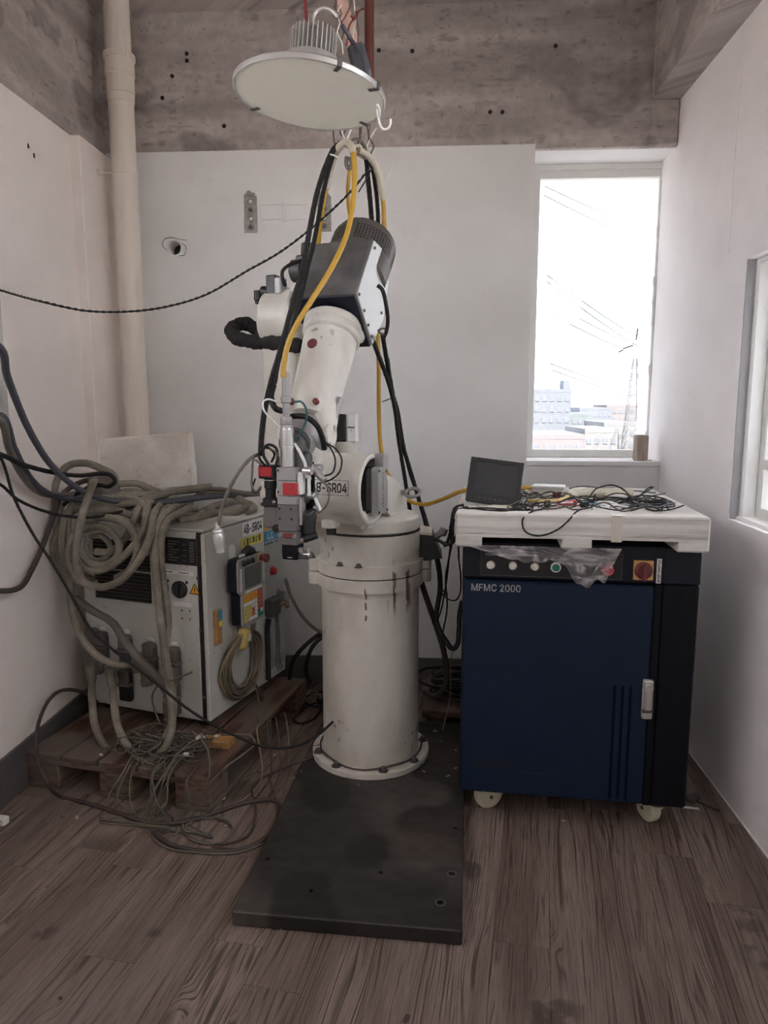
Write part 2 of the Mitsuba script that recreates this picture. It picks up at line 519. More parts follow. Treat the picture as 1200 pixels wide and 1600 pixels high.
mat('m_hose', f_hose, 0.55)
mat('m_fabric_black', f_glove, 0.9, bump=lambda p, n, uv: fbm(p.x * 40, p.y * 40, p.z * 40), bscale=0.004)
mat('m_yellow', (0.50, 0.295, 0.04), 0.42)
mat('m_yellow_pale', (0.58, 0.44, 0.16), 0.5)
mat('m_cream', lambda p, n, uv: mix((0.42, 0.38, 0.30), (0.62, 0.58, 0.49), fbm(p.x * 20, p.y * 20, p.z * 20)), 0.6)
mat('m_foam', f_foam, 0.95, spec=0.15, bump=b_foam, bscale=0.0016)
mat('m_tray', f_tray, 0.92, spec=0.15, bump=b_foam, bscale=0.0010)
mat('m_pallet', f_pallet, 0.85, spec=0.2)
mat('m_plate', f_plate, 0.5, 0.25)
mat('m_blue', f_blue, 0.45, spec=0.3)
mat('m_navy', (0.0065, 0.0085, 0.017), 0.45, spec=0.3)
mat('m_navy_black', (0.004, 0.0045, 0.008), 0.5, spec=0.2)
mat('m_red', (0.42, 0.028, 0.035), 0.4)
mat('m_red_dark', (0.16, 0.035, 0.035), 0.5)
mat('m_white', (0.76, 0.76, 0.75), 0.5)
mat('m_white_warm', (0.72, 0.68, 0.60), 0.45)
mat('m_wood_block', f_boxwood, 0.85)
mat('m_orange', (0.72, 0.33, 0.02), 0.5)
mat('m_label_yellow', (0.70, 0.62, 0.06), 0.5)
mat('m_label_blue', (0.07, 0.26, 0.42), 0.5)
mat('m_steelbox_head', (0.155, 0.15, 0.15), 0.42, 0.3)
mat('m_screen_grey', (0.10, 0.11, 0.10), 0.25)
mat('m_red_key', (0.50, 0.09, 0.07), 0.5)
mat('m_key_yellow', (0.58, 0.50, 0.14), 0.5)
mat('m_alu_latch', (0.50, 0.49, 0.47), 0.4, 0.5)
mat('m_label_tan', (0.62, 0.36, 0.13), 0.5)
mat('m_cream_castor', (0.60, 0.56, 0.44), 0.45)
mat('m_tie_film', (0.52, 0.49, 0.44), 0.35)
mat('m_scrap', (0.42, 0.40, 0.37), 0.7)
mat('m_lettering', (0.26, 0.26, 0.26), 0.6)
mat('m_jamb', (0.30, 0.295, 0.31), 0.7)
mat('m_pink', lambda p, n, uv: mix((0.56, 0.36, 0.32), (0.68, 0.47, 0.42), fbm(p.x * 15, p.y * 15, p.z * 9)), 0.7)
mat('m_redpipe', lambda p, n, uv: mix((0.085, 0.026, 0.018), (0.15, 0.05, 0.036), fbm(p.x * 20, p.y * 20, p.z * 6)), 0.5)
mat('m_wire_red', (0.16, 0.025, 0.025), 0.55)
mat('m_wire_brown', (0.10, 0.06, 0.05), 0.55)
mat('m_green', (0.02, 0.20, 0.13), 0.4)
mat('m_teal', (0.03, 0.10, 0.11), 0.5)
mat('m_screen', (0.055, 0.06, 0.065), 0.15)
mat('m_diffuser', lambda p, n, uv: mix((0.82, 0.82, 0.74), (0.88, 0.88, 0.80), fbm(p.x * 9, p.y * 9, p.z * 9)), 0.7)
mat('m_tie', (0.72, 0.72, 0.70), 0.5)
mat('m_blockwood', lambda p, n, uv: mix((0.30, 0.155, 0.055), (0.44, 0.25, 0.10), fbm(p.x * 40, p.y * 12, p.z * 60)), 0.7)
scene['m_film'] = {'type': 'blendbsdf', 'weight': proc(lambda p, n, uv: 0.16 + 0.70 * smoothstep(0.42, 0.74, fbm(p.x * 24 + 6 * noise(p.x * 9, p.y * 9, p.z * 9), p.y * 9, p.z * 34, octaves=4))),
                   'a': {'type': 'thindielectric', 'int_ior': 1.35}, 'b': {'type': 'twosided', 'bsdf': {'type': 'diffuse', 'reflectance': {'type': 'rgb', 'value': [0.42, 0.40, 0.41]}}}}

# ------------------------------------------------------------------ the room
D, XL, XR, ZC, ZB, YR = 3.65, -1.59, 1.145, 3.33, 2.69, -1.3
WX0, WX1, WZ0 = 0.489, XR, 1.222       # window niche in the back wall
NY = 3.90                              # its depth

# floor: laminate boards laid at a slight angle
struct('floor', box2((XL - .1, YR - .1, -.12), (XR + .25, D + .1, -.004), .001), 'm_dark')
A = math.radians(8.6)
e_, l_ = np.array([math.cos(A), -math.sin(A)]), np.array([math.sin(A), math.cos(A)])
room = Polygon([(XL, YR), (XR, YR), (XR, D), (XL, D)])
PW, PL = 0.157, 1.22
for i in range(-14, 13):
    w0 = -0.085 + PW * i
    off = {0: 1.87, 1: 2.60, 2: 1.41, 3: 2.39, 4: 2.168, -4: 1.575, -3: 2.05, -1: 2.55, -2: 1.15}.get(i, rng.random() * PL)
    off = off % PL
    for j in range(-5, 5):
        l0 = off + PL * j
        q = [e_ * w + l_ * l for w, l in ((w0, l0), (w0 + PW, l0), (w0 + PW, l0 + PL), (w0, l0 + PL))]
        g = Polygon(q).intersection(room)
        if g.is_empty or g.area < 1e-4:
            continue
        g = shapely.geometry.polygon.orient(g)
        P = np.asarray(g.exterior.coords)[:-1]
        I = np.asarray(shapely.geometry.polygon.orient(g.buffer(-0.0011, join_style=2)).exterior.coords)[:-1]
        I2 = np.asarray(shapely.geometry.polygon.orient(g.buffer(-0.0004, join_style=2)).exterior.coords)[:-1]
        if len(I) != len(P) or len(I2) != len(P):
            I = I2 = P
        else:
            # buffer may start the ring elsewhere
            I = np.array([I[np.argmin(((I - a) ** 2).sum(1))] for a in P]); I2 = np.array([I2[np.argmin(((I2 - a) ** 2).sum(1))] for a in P])
        k = len(P)
        V = np.vstack([np.c_[I, np.zeros(k)], np.c_[I2, np.full(k, -.0008)], np.c_[I2, np.full(k, -.004)]])
        F = [(0, a, a + 1) for a in range(1, k - 1)]
        for r_ in range(2):
            for a in range(k):
                b = (a + 1) % k
                F += [(r_ * k + a, (r_ + 1) * k + a, (r_ + 1) * k + b), (r_ * k + a, (r_ + 1) * k + b, r_ * k + b)]
        ru, rv = rng.randrange(1, 60) * 10, rng.randrange(1, 60) * 10
        uv = np.c_[V[:, :2] @ e_ - w0 + ru, V[:, :2] @ l_ - l0 + rv]
        part('floor', 'plank', trimesh.Trimesh(V, F, process=False), 'm_floor', smooth=False, uv=uv)

# walls
TH = 0.30
cut = man(box2((XL - TH, D, -.1), (XR + TH, D + .25, ZB + .02), 0)) - man(box2((WX0, D - .1, WZ0), (XR + 1, D + 1, ZB + .1), 0))
HOLE = (-1.2611,3.6500,2.2650)
cut = cut - man(cyl((HOLE[0], D - .1, HOLE[2]), (HOLE[0], D + .2, HOLE[2]), .034, n=28))
struct('wall_back', tri(cut), 'm_plaster', 'white painted back wall below the concrete beam')
part('wall_back', 'concrete_beam', box2((XL - TH, D + .006, ZB), (XR + TH, D + .25, ZC + .05), .004), 'm_concrete', label='bare concrete beam above the white wall')
part('wall_back', 'pipe_hole', cyl((HOLE[0], D + .1, HOLE[2]), (HOLE[0], D + .2, HOLE[2]), .0339, n=28), 'm_dark', label='dark drilled pipe hole')
part('wall_back', 'cement_corner', box2((XR - .135, D - .004, ZB + .004), (XR - .004, D + .05, 2.893), .004), 'm_concrete')

wl = man(box2((XL - TH, YR, -.1), (XL, 3.30, 2.675), 0)) - man(box2((XL - 1, -1.2, 1.95), (XL + .1, 2.1, 2.67), 0))
struct('wall_left', tri(wl), 'm_plaster_warm', 'white plastered left wall')
part('wall_left', 'concrete_beam', box2((XL - TH, YR, 2.675), (XL + .008, D + .1, ZC + .05), .006), 'm_concrete', label='bare concrete beam above the left wall')
part('wall_left', 'corner_pier', box2((XL - TH, 3.30, -.1), (XL + .045, D + .05, 2.675), .004), 'm_plaster_warm', label='plastered pier in the corner')

R0, R1, RZ0, RZ1 = 1.95, 2.80, 1.068, 2.02   # window opening in the right wall
rw = man(box2((XR, YR, -.1), (XR + .24, D + .45, ZC), 0)) - man(box2((XR - .1, R0, RZ0), (XR + .5, R1, RZ1), 0)) - man(box2((XR - .1, -1.2, 2.15), (XR + .5, 2.1, 2.88), 0))
struct('wall_right', tri(rw), 'm_plaster_lilac', 'white plastered right wall')
part('wall_right', 'concrete_beam', box2((1.012, YR, 2.890), (XR + .2, D, ZC + .05), .006), 'm_concrete', label='concrete beam along the top of the right wall')
struct('wall_niche_head', box2((WX0 - .2, D + .03, ZB - .001), (XR + .05, 4.25, ZB + .2), .003), 'm_plaster')
struct('wall_niche_side', box2((WX0 - .2, D + .24, .9), (WX0 + .012, 4.15, ZB + .1), .003), 'm_plaster')
struct('wall_niche_sill', box2((WX0 - .004, D - .010, 1.196), (XR, 4.15, WZ0), .005), 'm_sill')
struct('ceiling', box2((XL - TH, YR, ZC), (XR + TH, D + .2, ZC + .15), .002), 'm_concrete')

# rear wall behind the camera
struct('wall_rear', box2((XL - TH, YR - .2, -.1), (XR + TH, YR, ZC), .002), 'm_plaster')

struct('trim_1', box2((XR - .004, YR, 0), (XR + .002, D - .012, .007), .001), 'm_white')
q = [(1.145,2.971,2.704),(1.145,2.910,2.076)]
part('wall_right', 'plaster_seam', box2((XR - .0014, q[0][1] - .003, q[1][2]), (XR + .001, q[0][1] + .003, 2.889), .0004), 'm_plaster_lilac')
struct('baseboard_back', box2((XL + .045, D - .012, 0), (XR, D + .01, .185), .003), 'm_skirting')
struct('baseboard_left', box2((XL - .01, YR, 0), (XL + .012, 3.30, .185), .003), 'm_skirting')
struct('baseboard_pier', box2((XL - .01, 3.288, 0), (XL + .057, D, .185), .003), 'm_skirting')

# windows
def pane(name, lo, hi, m='m_glass'):
    return name

Y0, Y1 = 3.885, 3.935
X0_, X1_ = WX0 + .012, XR + .004
fr = thing_w = 'window_1'
zt = ZB - .001
fm = [box2((X0_, Y0, WZ0), (X1_, Y1, WZ0 + .042), .004), box2((X0_, Y0, zt - .066), (X1_, Y1, zt), .004), box2((X0_, Y0 - .012, zt - .030), (X1_, Y0 + .01, zt), .003),
      box2((X0_, Y0, WZ0 + .04), (X0_ + .050, Y1, zt - .06), .004), box2((X1_ - .010, Y0, WZ0 + .04), (X1_, Y1, zt - .06), .002)]
struct('window_1', cat(fm), 'm_upvc', 'tall narrow window with a white frame in the back wall niche')
part('window_1', 'pane', box2((X0_ + .045, 3.915, WZ0 + .04), (X1_ - .006, 3.916, zt - .06), 0), 'm_glass_dusty', smooth=False, label='dusty glazing')
sl = spline([(X1_ - .002 - .010 * rng.random(), Y0 - .008, WZ0 + .03 + k * .048) for k in range(30)], .012)
part('window_1', 'sealant', sweep(sl, np.array([.005 + .006 * rng.random() for _ in sl]), 7), 'm_plaster', label='ragged sealant along the right edge')
for (cx, cz, L, a_) in ((1.072, 1.86, .06, 84), (1.030, 1.795, .055, 18), (.995, 1.775, .03, 24)):
    part('window_1', 'scratch', mv(box(L, .002, .006, .0006), (cx, 3.911, cz), ry=-a_), 'm_dark', label='dark scratch on the glazing')

# window in the right wall
FX0, FX1 = 1.235, 1.285
wf = [box2((FX0, R0, RZ0), (FX1, R1, RZ0 + .05), .004), box2((FX0, R0, RZ1 - .05), (FX1, R1, RZ1), .004), box2((FX0, R0, RZ0), (FX1, R0 + .05, RZ1), .004), box2((FX0, R1 - .05, RZ0), (FX1, R1, RZ1), .004),
      box2((FX0, R0, 1.262), (FX1, R1, 1.300), .004), box2((FX0, R0, RZ0), (FX1, R0 + .05, RZ1), .004)]
struct('window_2', cat(wf), 'm_upvc', 'white framed window in the right wall')
part('window_2', 'pane', box2((1.258, R0 + .04, 1.29), (1.2586, R1 - .04, RZ1 - .04), 0), 'm_glass_dusty', smooth=False)
part('window_2', 'pane', box2((1.258, R0 + .04, RZ0 + .04), (1.2586, R1 - .04, 1.27), 0), 'm_glass_dusty', smooth=False)
part('window_2', 'jamb_lining', box2((XR + .002, R1 - .003, RZ0 + .001), (1.181, R1 + .002, RZ1 - .001), .001), 'm_jamb', label='grey jamb face')
part('window_2', 'reveal', cat(box2((1.180, R1 - .022, RZ0), (FX0, R1 + .004, RZ1), .006), box2((1.180, R0, RZ1 - .02), (FX0, R1, RZ1 + .004), .006), box2((1.170, R0, RZ0 - .004), (FX0 + .02, R1, RZ0 + .012), .005)), 'm_plaster')

# ------------------------------------------------------------------ outside: hazy town, pylons, power lines
def f_far(r, g, b):
    def f(p, n, uv):
        return mix((r * .93, g * .93, b * .93), (r, g, b), fbm(p.x * .05, p.y * .05, p.z * .11))
    return f


mat('m_far_wall', f_far(.168, .188, .232), 0.9, spec=0.0)
mat('m_far_wall_pale', f_far(.205, .215, .232), 0.9, spec=0.0)
mat('m_far_blue', f_far(.165, .200, .224), 0.9, spec=0.0)
mat('m_far_pink', f_far(.202, .194, .216), 0.9, spec=0.0)
mat('m_far_steel', (.12, .12, .14), 0.7)
mat('m_far_wire', (.05, .05, .06), 0.7)
mat('m_far_glass', (.150, .168, .210), 0.8)
mat('m_far_ground', f_far(.20, .21, .23), 0.95, spec=0.0)
struct('ground_outside', box2((-900, 30, -14.4), (1500, 2600, -14), 0), 'm_far_ground', smooth=False)


def building(px, pw, y_top, Y, m, label, floors=4, cols=5, roof='flat', depth=26):
    """px..: where along x its left side stands; all in metres"""
    x0, x1, zt = px, px + pw, y_top
    k = thing('building', label, 'building')
    part(k, 'wall', box2((x0, Y, -14.2), (x1, Y + depth, zt), .05), m, smooth=False)
    part(k, 'parapet', box2((x0 - .06, Y - .06, zt - .2), (x1 + .06, Y + depth + .06, zt + .8), .03), m, smooth=False)
    w = mikit.ply(box(pw / cols * .55, .4, 1.5, .05), 'm_far_glass')
    for i in range(cols):
        for j in range(floors):
            again(k, 'window', w, [[1, 0, 0, x0 + (i + .5) * pw / cols], [0, 1, 0, Y], [0, 0, 1, zt - 2.2 - 3.3 * j], [0, 0, 0, 1]])
    return k


building(30, 14, 5.4, 230, 'm_far_wall', 'tall pale lilac block at the left of the window view', 6, 6)
k = thing('roof_tower', 'narrow stair tower standing on the roof of the lilac block', 'tower')
part(k, 'wall', box2((42.2, 234, 5.4), (44.3, 240, 9.0), .05), 'm_far_wall', smooth=False)
part(k, 'mast', cyl((43.2, 236, 9.0), (43.2, 236, 11.2), .09, n=8), 'm_far_steel')
building(46.5, 12, -2.4, 262, 'm_far_blue', 'low bluish shed right of the lilac block', 2, 6)
building(62, 13, -.6, 305, 'm_far_wall', 'long distant grey block in the middle of the window view', 3, 7)
building(76.5, 14, .6, 320, 'm_far_pink', 'distant pinkish block behind the lattice pylon', 4, 6)
building(23, 12, -6.0, 165, 'm_far_pink', 'low pink house nearest below the window view', 2, 5)
building(38.5, 8, -5.2, 182, 'm_far_wall_pale', 'pale low house in front of the bluish shed', 2, 4)
building(48.5, 9, -4.2, 205, 'm_far_wall_pale', 'pale house at the foot of the lattice pylon', 2, 4)


def pylon(x, y, z0, z1, w, label):
    k = thing('lattice_pylon', label, 'pylon')
    H = z1 - z0
    c = lambda s, t, q: np.array([x + s * w * (1 - .82 * q) / 2, y + t * w * (1 - .82 * q) / 2, z0 + H * q])
    legs = [cyl(c(s, t, 0), c(s, t, 1), .10, n=6) for s in (-1, 1) for t in (-1, 1)]
    for m in legs:
        part(k, 'leg', m, 'm_far_steel')
    br = []
    for i in range(9):
        q0, q1 = i / 9, (i + 1) / 9
        for (s, t, s2, t2) in ((-1, -1, 1, -1), (1, -1, 1, 1), (1, 1, -1, 1), (-1, 1, -1, -1)):
            br += [cyl(c(s, t, q0), c(s2, t2, q1), .06, n=5), cyl(c(s2, t2, q0), c(s, t, q1), .06, n=5), cyl(c(s, t, q1), c(s2, t2, q1), .05, n=5)]
    part(k, 'bracing', cat(br), 'm_far_steel')
    for q, L in ((.66, 3.4), (.80, 2.8), (.93, 2.2)):
        part(k, 'crossarm', cat(cyl((x - L, y, z0 + H * q), (x + L, y, z0 + H * q), .10, n=6), cyl((x - L, y, z0 + H * q), (x, y, z0 + H * q + 1.3), .06, n=5), cyl((x + L, y, z0 + H * q), (x, y, z0 + H * q + 1.3), .06, n=5)), 'm_far_steel')


pylon(52.0, 190, -14, 13.0, 4.6, 'lattice power pylon seen through the tall window')


def wire(p0, p1, sag, i):
    p0, p1 = np.array(p0), np.array(p1)
    t = np.linspace(0, 1, 40)[:, None]
    p = p0 + (p1 - p0) * t - np.array([0, 0, 1.0]) * (4 * sag * t * (1 - t))
    solo('power_line', sweep(p, .036 if i < 2 else .06, 5), 'm_far_wire', ('topmost', 'second', 'third', 'fourth', 'fifth', 'sixth', 'seventh', 'lowest')[i] + ' of eight faint power lines in the tall window, counted from the top', 'power line', group='power lines outside the window')


WIRES = [((8.7871,60.0000,18.3331),(41.8804,150.0000,35.9342)),((8.8099,60.0000,17.6243),(42.0049,150.0000,33.5526)),((10.7957,70.0000,13.2975),(43.2796,150.0000,13.9478)),((10.8144,70.0000,12.7274),(43.3777,150.0000,12.0815)),((12.7633,80.0000,12.2325),(46.2486,160.0000,13.1857)),((12.8029,80.0000,11.0465),(46.3325,160.0000,11.5890)),((14.5989,90.0000,6.3880),(51.9215,190.0000,5.6836)),((14.7771,90.0000,5.6290),(51.9855,190.0000,4.3993))]
for i, (a_, b_) in enumerate(WIRES):
    wire(a_, b_, .5, i)

# ------------------------------------------------------------------ pipes in the left corner
px_, py_ = -1.425, 3.49
k = thing('drain_pipe', 'thick cream plastic drain pipe standing in the left corner', 'pipe')
part(k, 'pipe', cyl((px_, py_, 0), (px_, py_, ZC), .0545, n=40, c=0), 'm_pvc')
part(k, 'coupling', lathe([(.0545, 2.905), (.0615, 2.907), (.0615, 2.98), (.0655, 2.985), (.0655, 3.005), (.064, 3.012), (.064, 3.05), (.0675, 3.053), (.0675, 3.078), (.058, 3.082), (.0545, 3.082)], 48, T3 := trimesh.transformations.translation_matrix((px_, py_, 0))), 'm_pvc', label='ribbed coupling collar')
part(k, 'coupling', lathe([(.0545, 2.868), (.0585, 2.870), (.0585, 2.905), (.0545, 2.907)], 40, T3), 'm_pvc')
rb = mikit.ply(box(.006, .004, .026, .001), 'm_pvc')
for i in range(26):
    t = i / 26 * 2 * math.pi
    again(k, 'rib', rb, [[math.cos(t), -math.sin(t), 0, px_ + .0675 * math.cos(t)], [math.sin(t), math.cos(t), 0, py_ + .0675 * math.sin(t)], [0, 0, 1, 3.065], [0, 0, 0, 1]])
part(k, 'clamp', cat(ring((px_, py_, 2.555), (px_, py_, 2.580), .0585, .0540, n=40), cyl((px_ - .05, py_, 2.568), (XL + .045, py_ - .02, 2.568), .004, n=8), cyl((XL + .045, py_ - .02, 2.568), (XL + .052, py_ - .02, 2.568), .016, n=16)), 'm_pvc', label='pipe clamp with a wall stud')
k = thing('thin_pipe', 'thin white pipe between the drain pipe and the corner pier', 'pipe')
part(k, 'pipe', cyl((-1.507, 3.575, 0), (-1.507, 3.575, ZC), .018, n=24, c=0), 'm_upvc')

# electrical box on the left wall
k = thing('electrical_box', 'light grey electrical box on the left wall at the photo edge', 'electrical box')
part(k, 'body', box2((XL, 2.05, 1.436), (-1.515, 2.555, 1.975), .004), 'm_boxgrey')
part(k, 'door', box2((-1.515, 2.07, 1.452), (-1.508, 2.538, 1.960), .003), 'm_boxgrey')

# perforated mounting plates left on the back wall
for i, (x0, x1, z1, z0) in enumerate(((-.905, -.842, 2.50, 2.330), (-.545, -.480, 2.495, 2.330))):
    k = thing('wall_bracket', ('left' if i == 0 else 'right') + ' one of two perforated steel plates screwed to the back wall', 'bracket', 'perforated brackets on the back wall')
    pl = man(box2((x0, D - .004, z0), (x1, D, z1), .0008))
    for j in range(4):
        pl = pl - man(cyl(((x0 + x1) / 2, D - .02, z0 + .025 + j * .04), ((x0 + x1) / 2, D + .02, z0 + .025 + j * .04), .009, n=16))
    part(k, 'plate', tri(pl), 'm_galv')
    part(k, 'tab', cat(*[cyl(((x0 + x1) / 2 + dx, D - .006, z1 + dz), ((x0 + x1) / 2 + dx, D, z1 + dz), r, n=14) for dx, dz, r in ((-.006, .012, .013), (.014, .004, .010), (-.022, .002, .009))]), 'm_galv')
    for j in range(4):
        part(k, 'eyelet', ring(((x0 + x1) / 2, D - .008, z0 + .025 + j * .04), ((x0 + x1) / 2, D - .003, z0 + .025 + j * .04), .016, .010, n=18), 'm_galv')
    for j in range(2):
        part(k, 'screw', cyl(((x0 + x1) / 2, D - .010, z0 + .025 + j * .08), ((x0 + x1) / 2, D - .0005, z0 + .025 + j * .08), .007, n=10), 'm_steel_dark')
solo('plastic_strip', cat(box2((-.826, D - .004, 2.385), (-.555, D, 2.392), .001), box2((-.826, D - .004, 2.455), (-.555, D, 2.461), .001), box2((-.716, D - .007, 2.376), (-.700, D, 2.466), .002), box2((-.826, D - .003, 2.392), (-.716, D, 2.455), .001)), 'm_plaster', 'faint white raised outline between the two perforated plates', 'backing strip')
k = thing('hole_wire', 'thin bent wire and tape around the drilled pipe hole', 'wire')
part(k, 'strand', cable([(-1.292,3.645,2.249),(-1.316,3.644,2.274),(-1.305,3.642,2.303),(-1.270,3.644,2.312),(-1.232,3.644,2.303),(-1.193,3.643,2.299)], .0012, 6, .01), 'm_dark')
part(k, 'strand', cable([(-1.220,3.644,2.284),(-1.197,3.640,2.265),(-1.208,3.642,2.229),(-1.239,3.646,2.225)], .0012, 6, .01), 'm_dark')
for q in ([(-1.590,2.949,2.511),(-1.590,2.988,2.488)]):
    part('wall_left', 'chip', mv(box(.004, .012, .018, .002), q), 'm_dark', label='small dark chip in the plaster')
# tie holes in the concrete
for q in ([(-1.163,3.656,3.149),(-1.164,3.656,3.118),(-1.238,3.656,3.052),(-1.290,3.656,2.956),(-0.994,3.656,2.823),(-0.248,3.656,3.138),(0.568,3.656,3.135),(0.332,3.656,2.856),(0.275,3.656,2.857),(-0.092,3.656,3.131)]):
    part('wall_back', 'tie_hole', cyl((q[0], q[1] - .004, q[2]), (q[0], q[1] + .004, q[2]), .0095, n=12), 'm_dark')

# ------------------------------------------------------------------ steel floor plate
def yaw(deg, o):
    """local frame: x right, y away from the camera, turned clockwise by deg seen from above"""
    a = math.radians(deg)
    M = np.eye(4)
    M[:2, 0] = math.cos(a), -math.sin(a)
    M[:2, 1] = math.sin(a), math.cos(a)
    M[:3, 3] = o
    return M


def TM(M, *ms):
    m = cat(*ms)
    m = m.copy()
    m.apply_transform(M)
    return m


PM = yaw(3.3, (-.557, 1.872, 0))
pm = man(box2((0, 0, 0), (.664, 1.34, .047), .004))
PI_ = np.linalg.inv(PM)
for q, r in zip([(-0.507,2.121,0.047),(-0.137,2.075,0.047),(-0.342,1.975,0.047),(0.085,2.083,0.047),(0.047,1.948,0.047),(0.106,2.330,0.047)], (.0075, .0075, .006, .010, .009, .008)):
    c = (PI_ @ np.r_[q, 1])[:3]
    pm = pm - man(cyl((c[0], c[1], .012), (c[0], c[1], .06), r, n=18, c=0))
k = solo('steel_plate', TM(PM, tri(pm)), 'm_plate', 'thick dark steel plate lying on the floor under the white pedestal', 'floor plate', smooth=20)
for q in [(0.085,2.082,0.047),(0.047,1.947,0.047)]:
    part(k, 'hole_rim', ring((q[0], q[1], .0465), (q[0], q[1], .0482), .017, .0115, n=22, c=.0005), 'm_steel_dark')

# ------------------------------------------------------------------ pedestal
CX, CY = -.232, 2.875
PT_ = trimesh.transformations.translation_matrix((CX, CY, 0))


def flange(r, lugs, z0, z1, rl, rad=.06):
    g = Point(0, 0).buffer(r, 40)
    for a in lugs:
        a = math.radians(a)
        c = (rl * math.cos(a), rl * math.sin(a))
        g = g.union(shapely.geometry.MultiPoint([c, (0, 0)]).convex_hull.buffer(rad, 12))
    m = trimesh.creation.extrude_polygon(g, z1 - z0, engine='earcut')
    m.apply_translation((CX, CY, z0))
    return m


k = thing('robot_pedestal', 'white scratched steel pedestal column bolted on the dark plate', 'pedestal')
part(k, 'column', lathe([(.185, .050), (.199, .052), (.199, .790), (.19, .792)], 64, PT_), 'm_paint')
part(k, 'base_flange', lathe([(.12, .0475), (.243, .0475), (.245, .049), (.245, .071), (.242, .074), (.200, .074), (.199, .080), (.19, .080)], 72, PT_), 'm_paint', label='round base flange')
part(k, 'top_flange', flange(.214, (8, 98, 188), .786, .836, .215, .035), 'm_paint', smooth=25)
part(k, 'weld_wire', cable([(CX + (.214 + .006 * math.sin(a * 3)) * math.cos(a), CY + (.214 + .006 * math.sin(a * 3)) * math.sin(a), .080 + .004 * math.sin(a * 5 + 1)) for a in np.linspace(math.radians(165), math.radians(372), 24)], .004, 6), 'm_cable_brown', label='thin cable lying round the base')
bolt = cat(lathe([(0, 0), (.017, 0), (.017, .004), (.011, .004), (.011, .016), (.009, .018), (0, .018)], 6), lathe([(0, 0), (.019, 0), (.019, .003), (0, .003)], 18))
bolt_ply = mikit.ply(bolt, 'm_steel_dark', smooth=30)
for a in (200, 237, 287, 325, 15, 60, 105, 150):
    a = math.radians(a)
    again(k, 'bolt', bolt_ply, trimesh.transformations.translation_matrix((CX + .226 * math.cos(a), CY + .226 * math.sin(a), .074)))

# ------------------------------------------------------------------ robot
# local frame of the slewing column: x along the elbow and shoulder axes, -y towards where the arm reaches, z up
RM = yaw(18, (CX, CY, 0))


def W(t, s, z):
    return (RM @ np.array([t, -s, z, 1.0]))[:3]


def RL(*ms):
    return TM(RM, *ms)


rk = thing('industrial_robot', 'white six axis industrial robot arm standing on the pedestal with its forearm pointing down', 'robot')
part(rk, 'base_column', lathe([(.15, .886), (.2005, .888), (.2005, 1.005), (.194, 1.010), (.10, 1.010)], 64, PT_), 'm_paint')
part(rk, 'base_flange', flange(.213, (8, 98, 188), .841, .888, .215, .035), 'm_paint', smooth=25)
part(rk, 'flange_gap', lathe([(.1, .8365), (.206, .8365), (.206, .843), (.1, .843)], 64, PT_), 'm_dark')
for a, r in ((188, .235), (8, .235), (98, .235), (240, .205), (262, .205)):
    a = math.radians(a)
    M = trimesh.transformations.translation_matrix((CX + r * math.cos(a), CY + r * math.sin(a), .888)) @ np.diag([.8, .8, .8, 1])
    again(rk, 'flange_bolt', bolt_ply, M)
part(rk, 'turntable', lathe([(.10, 1.010), (.196, 1.0105), (.2015, 1.015), (.2015, 1.045), (.199, 1.057), (.190, 1.066), (.178, 1.069), (0, 1.070)], 64, PT_), 'm_paint', label='rotating column cap')
part(rk, 'turntable_gap', lathe([(.15, 1.0035), (.2022, 1.0035), (.2022, 1.0095), (.15, 1.0095)], 64, PT_), 'm_dark', label='dark gap under the rotating cap')
# cable box at the back of the base
cb = trimesh.convex.convex_hull(np.array([[x, y, z] for x, z in ((.04, .850), (.272, .885), (.232, .978), (.05, .992)) for y in (-.005, .16)]) + [CX + .02, CY, 0])
part(rk, 'connector_box', cb, 'm_black', label='black connector box on the back of the base', smooth=False)
part(rk, 'connector_box_lid', trimesh.convex.convex_hull(np.array([[x, y, z] for x, z in ((.045, .993), (.230, .979), (.230, .987), (.045, 1.001)) for y in (-.008, .162)]) + [CX + .02, CY, 0]), 'm_paint', smooth=False)
# shoulder casting: an open drum whose axis lies across, on a foot
SZ = 1.195
part(rk, 'shoulder_housing', cat(RL(ring((-.21, -.26, SZ), (.122, -.26, SZ), .130, .112, n=64, c=.005), cyl((-.21, -.26, SZ), (-.02, -.26, SZ), .113, n=40))), 'm_paint', label='large open cylindrical shoulder housing')
foot = prism([(-.13, 0), (.125, 0), (.125, .05), (.08, .105), (-.06, .115), (-.13, .06)], .25, None)
part(rk, 'shoulder_foot', RL(trimesh.convex.convex_hull(np.array([(-.16, -.34, 1.085), (.11, -.30, 1.078), (.11, -.18, 1.068), (-.16, -.15, 1.068), (-.16, -.36, 1.13), (.115, -.34, 1.125), (.115, -.14, 1.13), (-.16, -.14, 1.13)])),
                              trimesh.convex.convex_hull(np.array([(.06, -.335, 1.11), (.118, -.335, 1.11), (.118, -.18, 1.105), (.06, -.18, 1.105), (.09, -.30, 1.055), (.112, -.28, 1.055), (.112, -.24, 1.055)])),
                              cyl((-.13, -.12, 1.02), (-.13, -.30, 1.10), .05), cyl((-.03, -.30, 1.055), (-.03, -.30, 1.10), .036), cyl((-.13, -.30, 1.06), (-.13, -.30, 1.10), .034)), 'm_paint')
part(rk, 'stop_bolt', RL(cyl((-.03, -.30, 1.028), (-.03, -.30, 1.058), .018)), 'm_black')
# bracket right behind the drum
br = Polygon([(-.06, 1.069), (.125, 1.066), (.125, 1.135), (.10, 1.150), (.02, 1.200), (-.10, 1.235), (-.16, 1.24), (-.14, 1.12)])
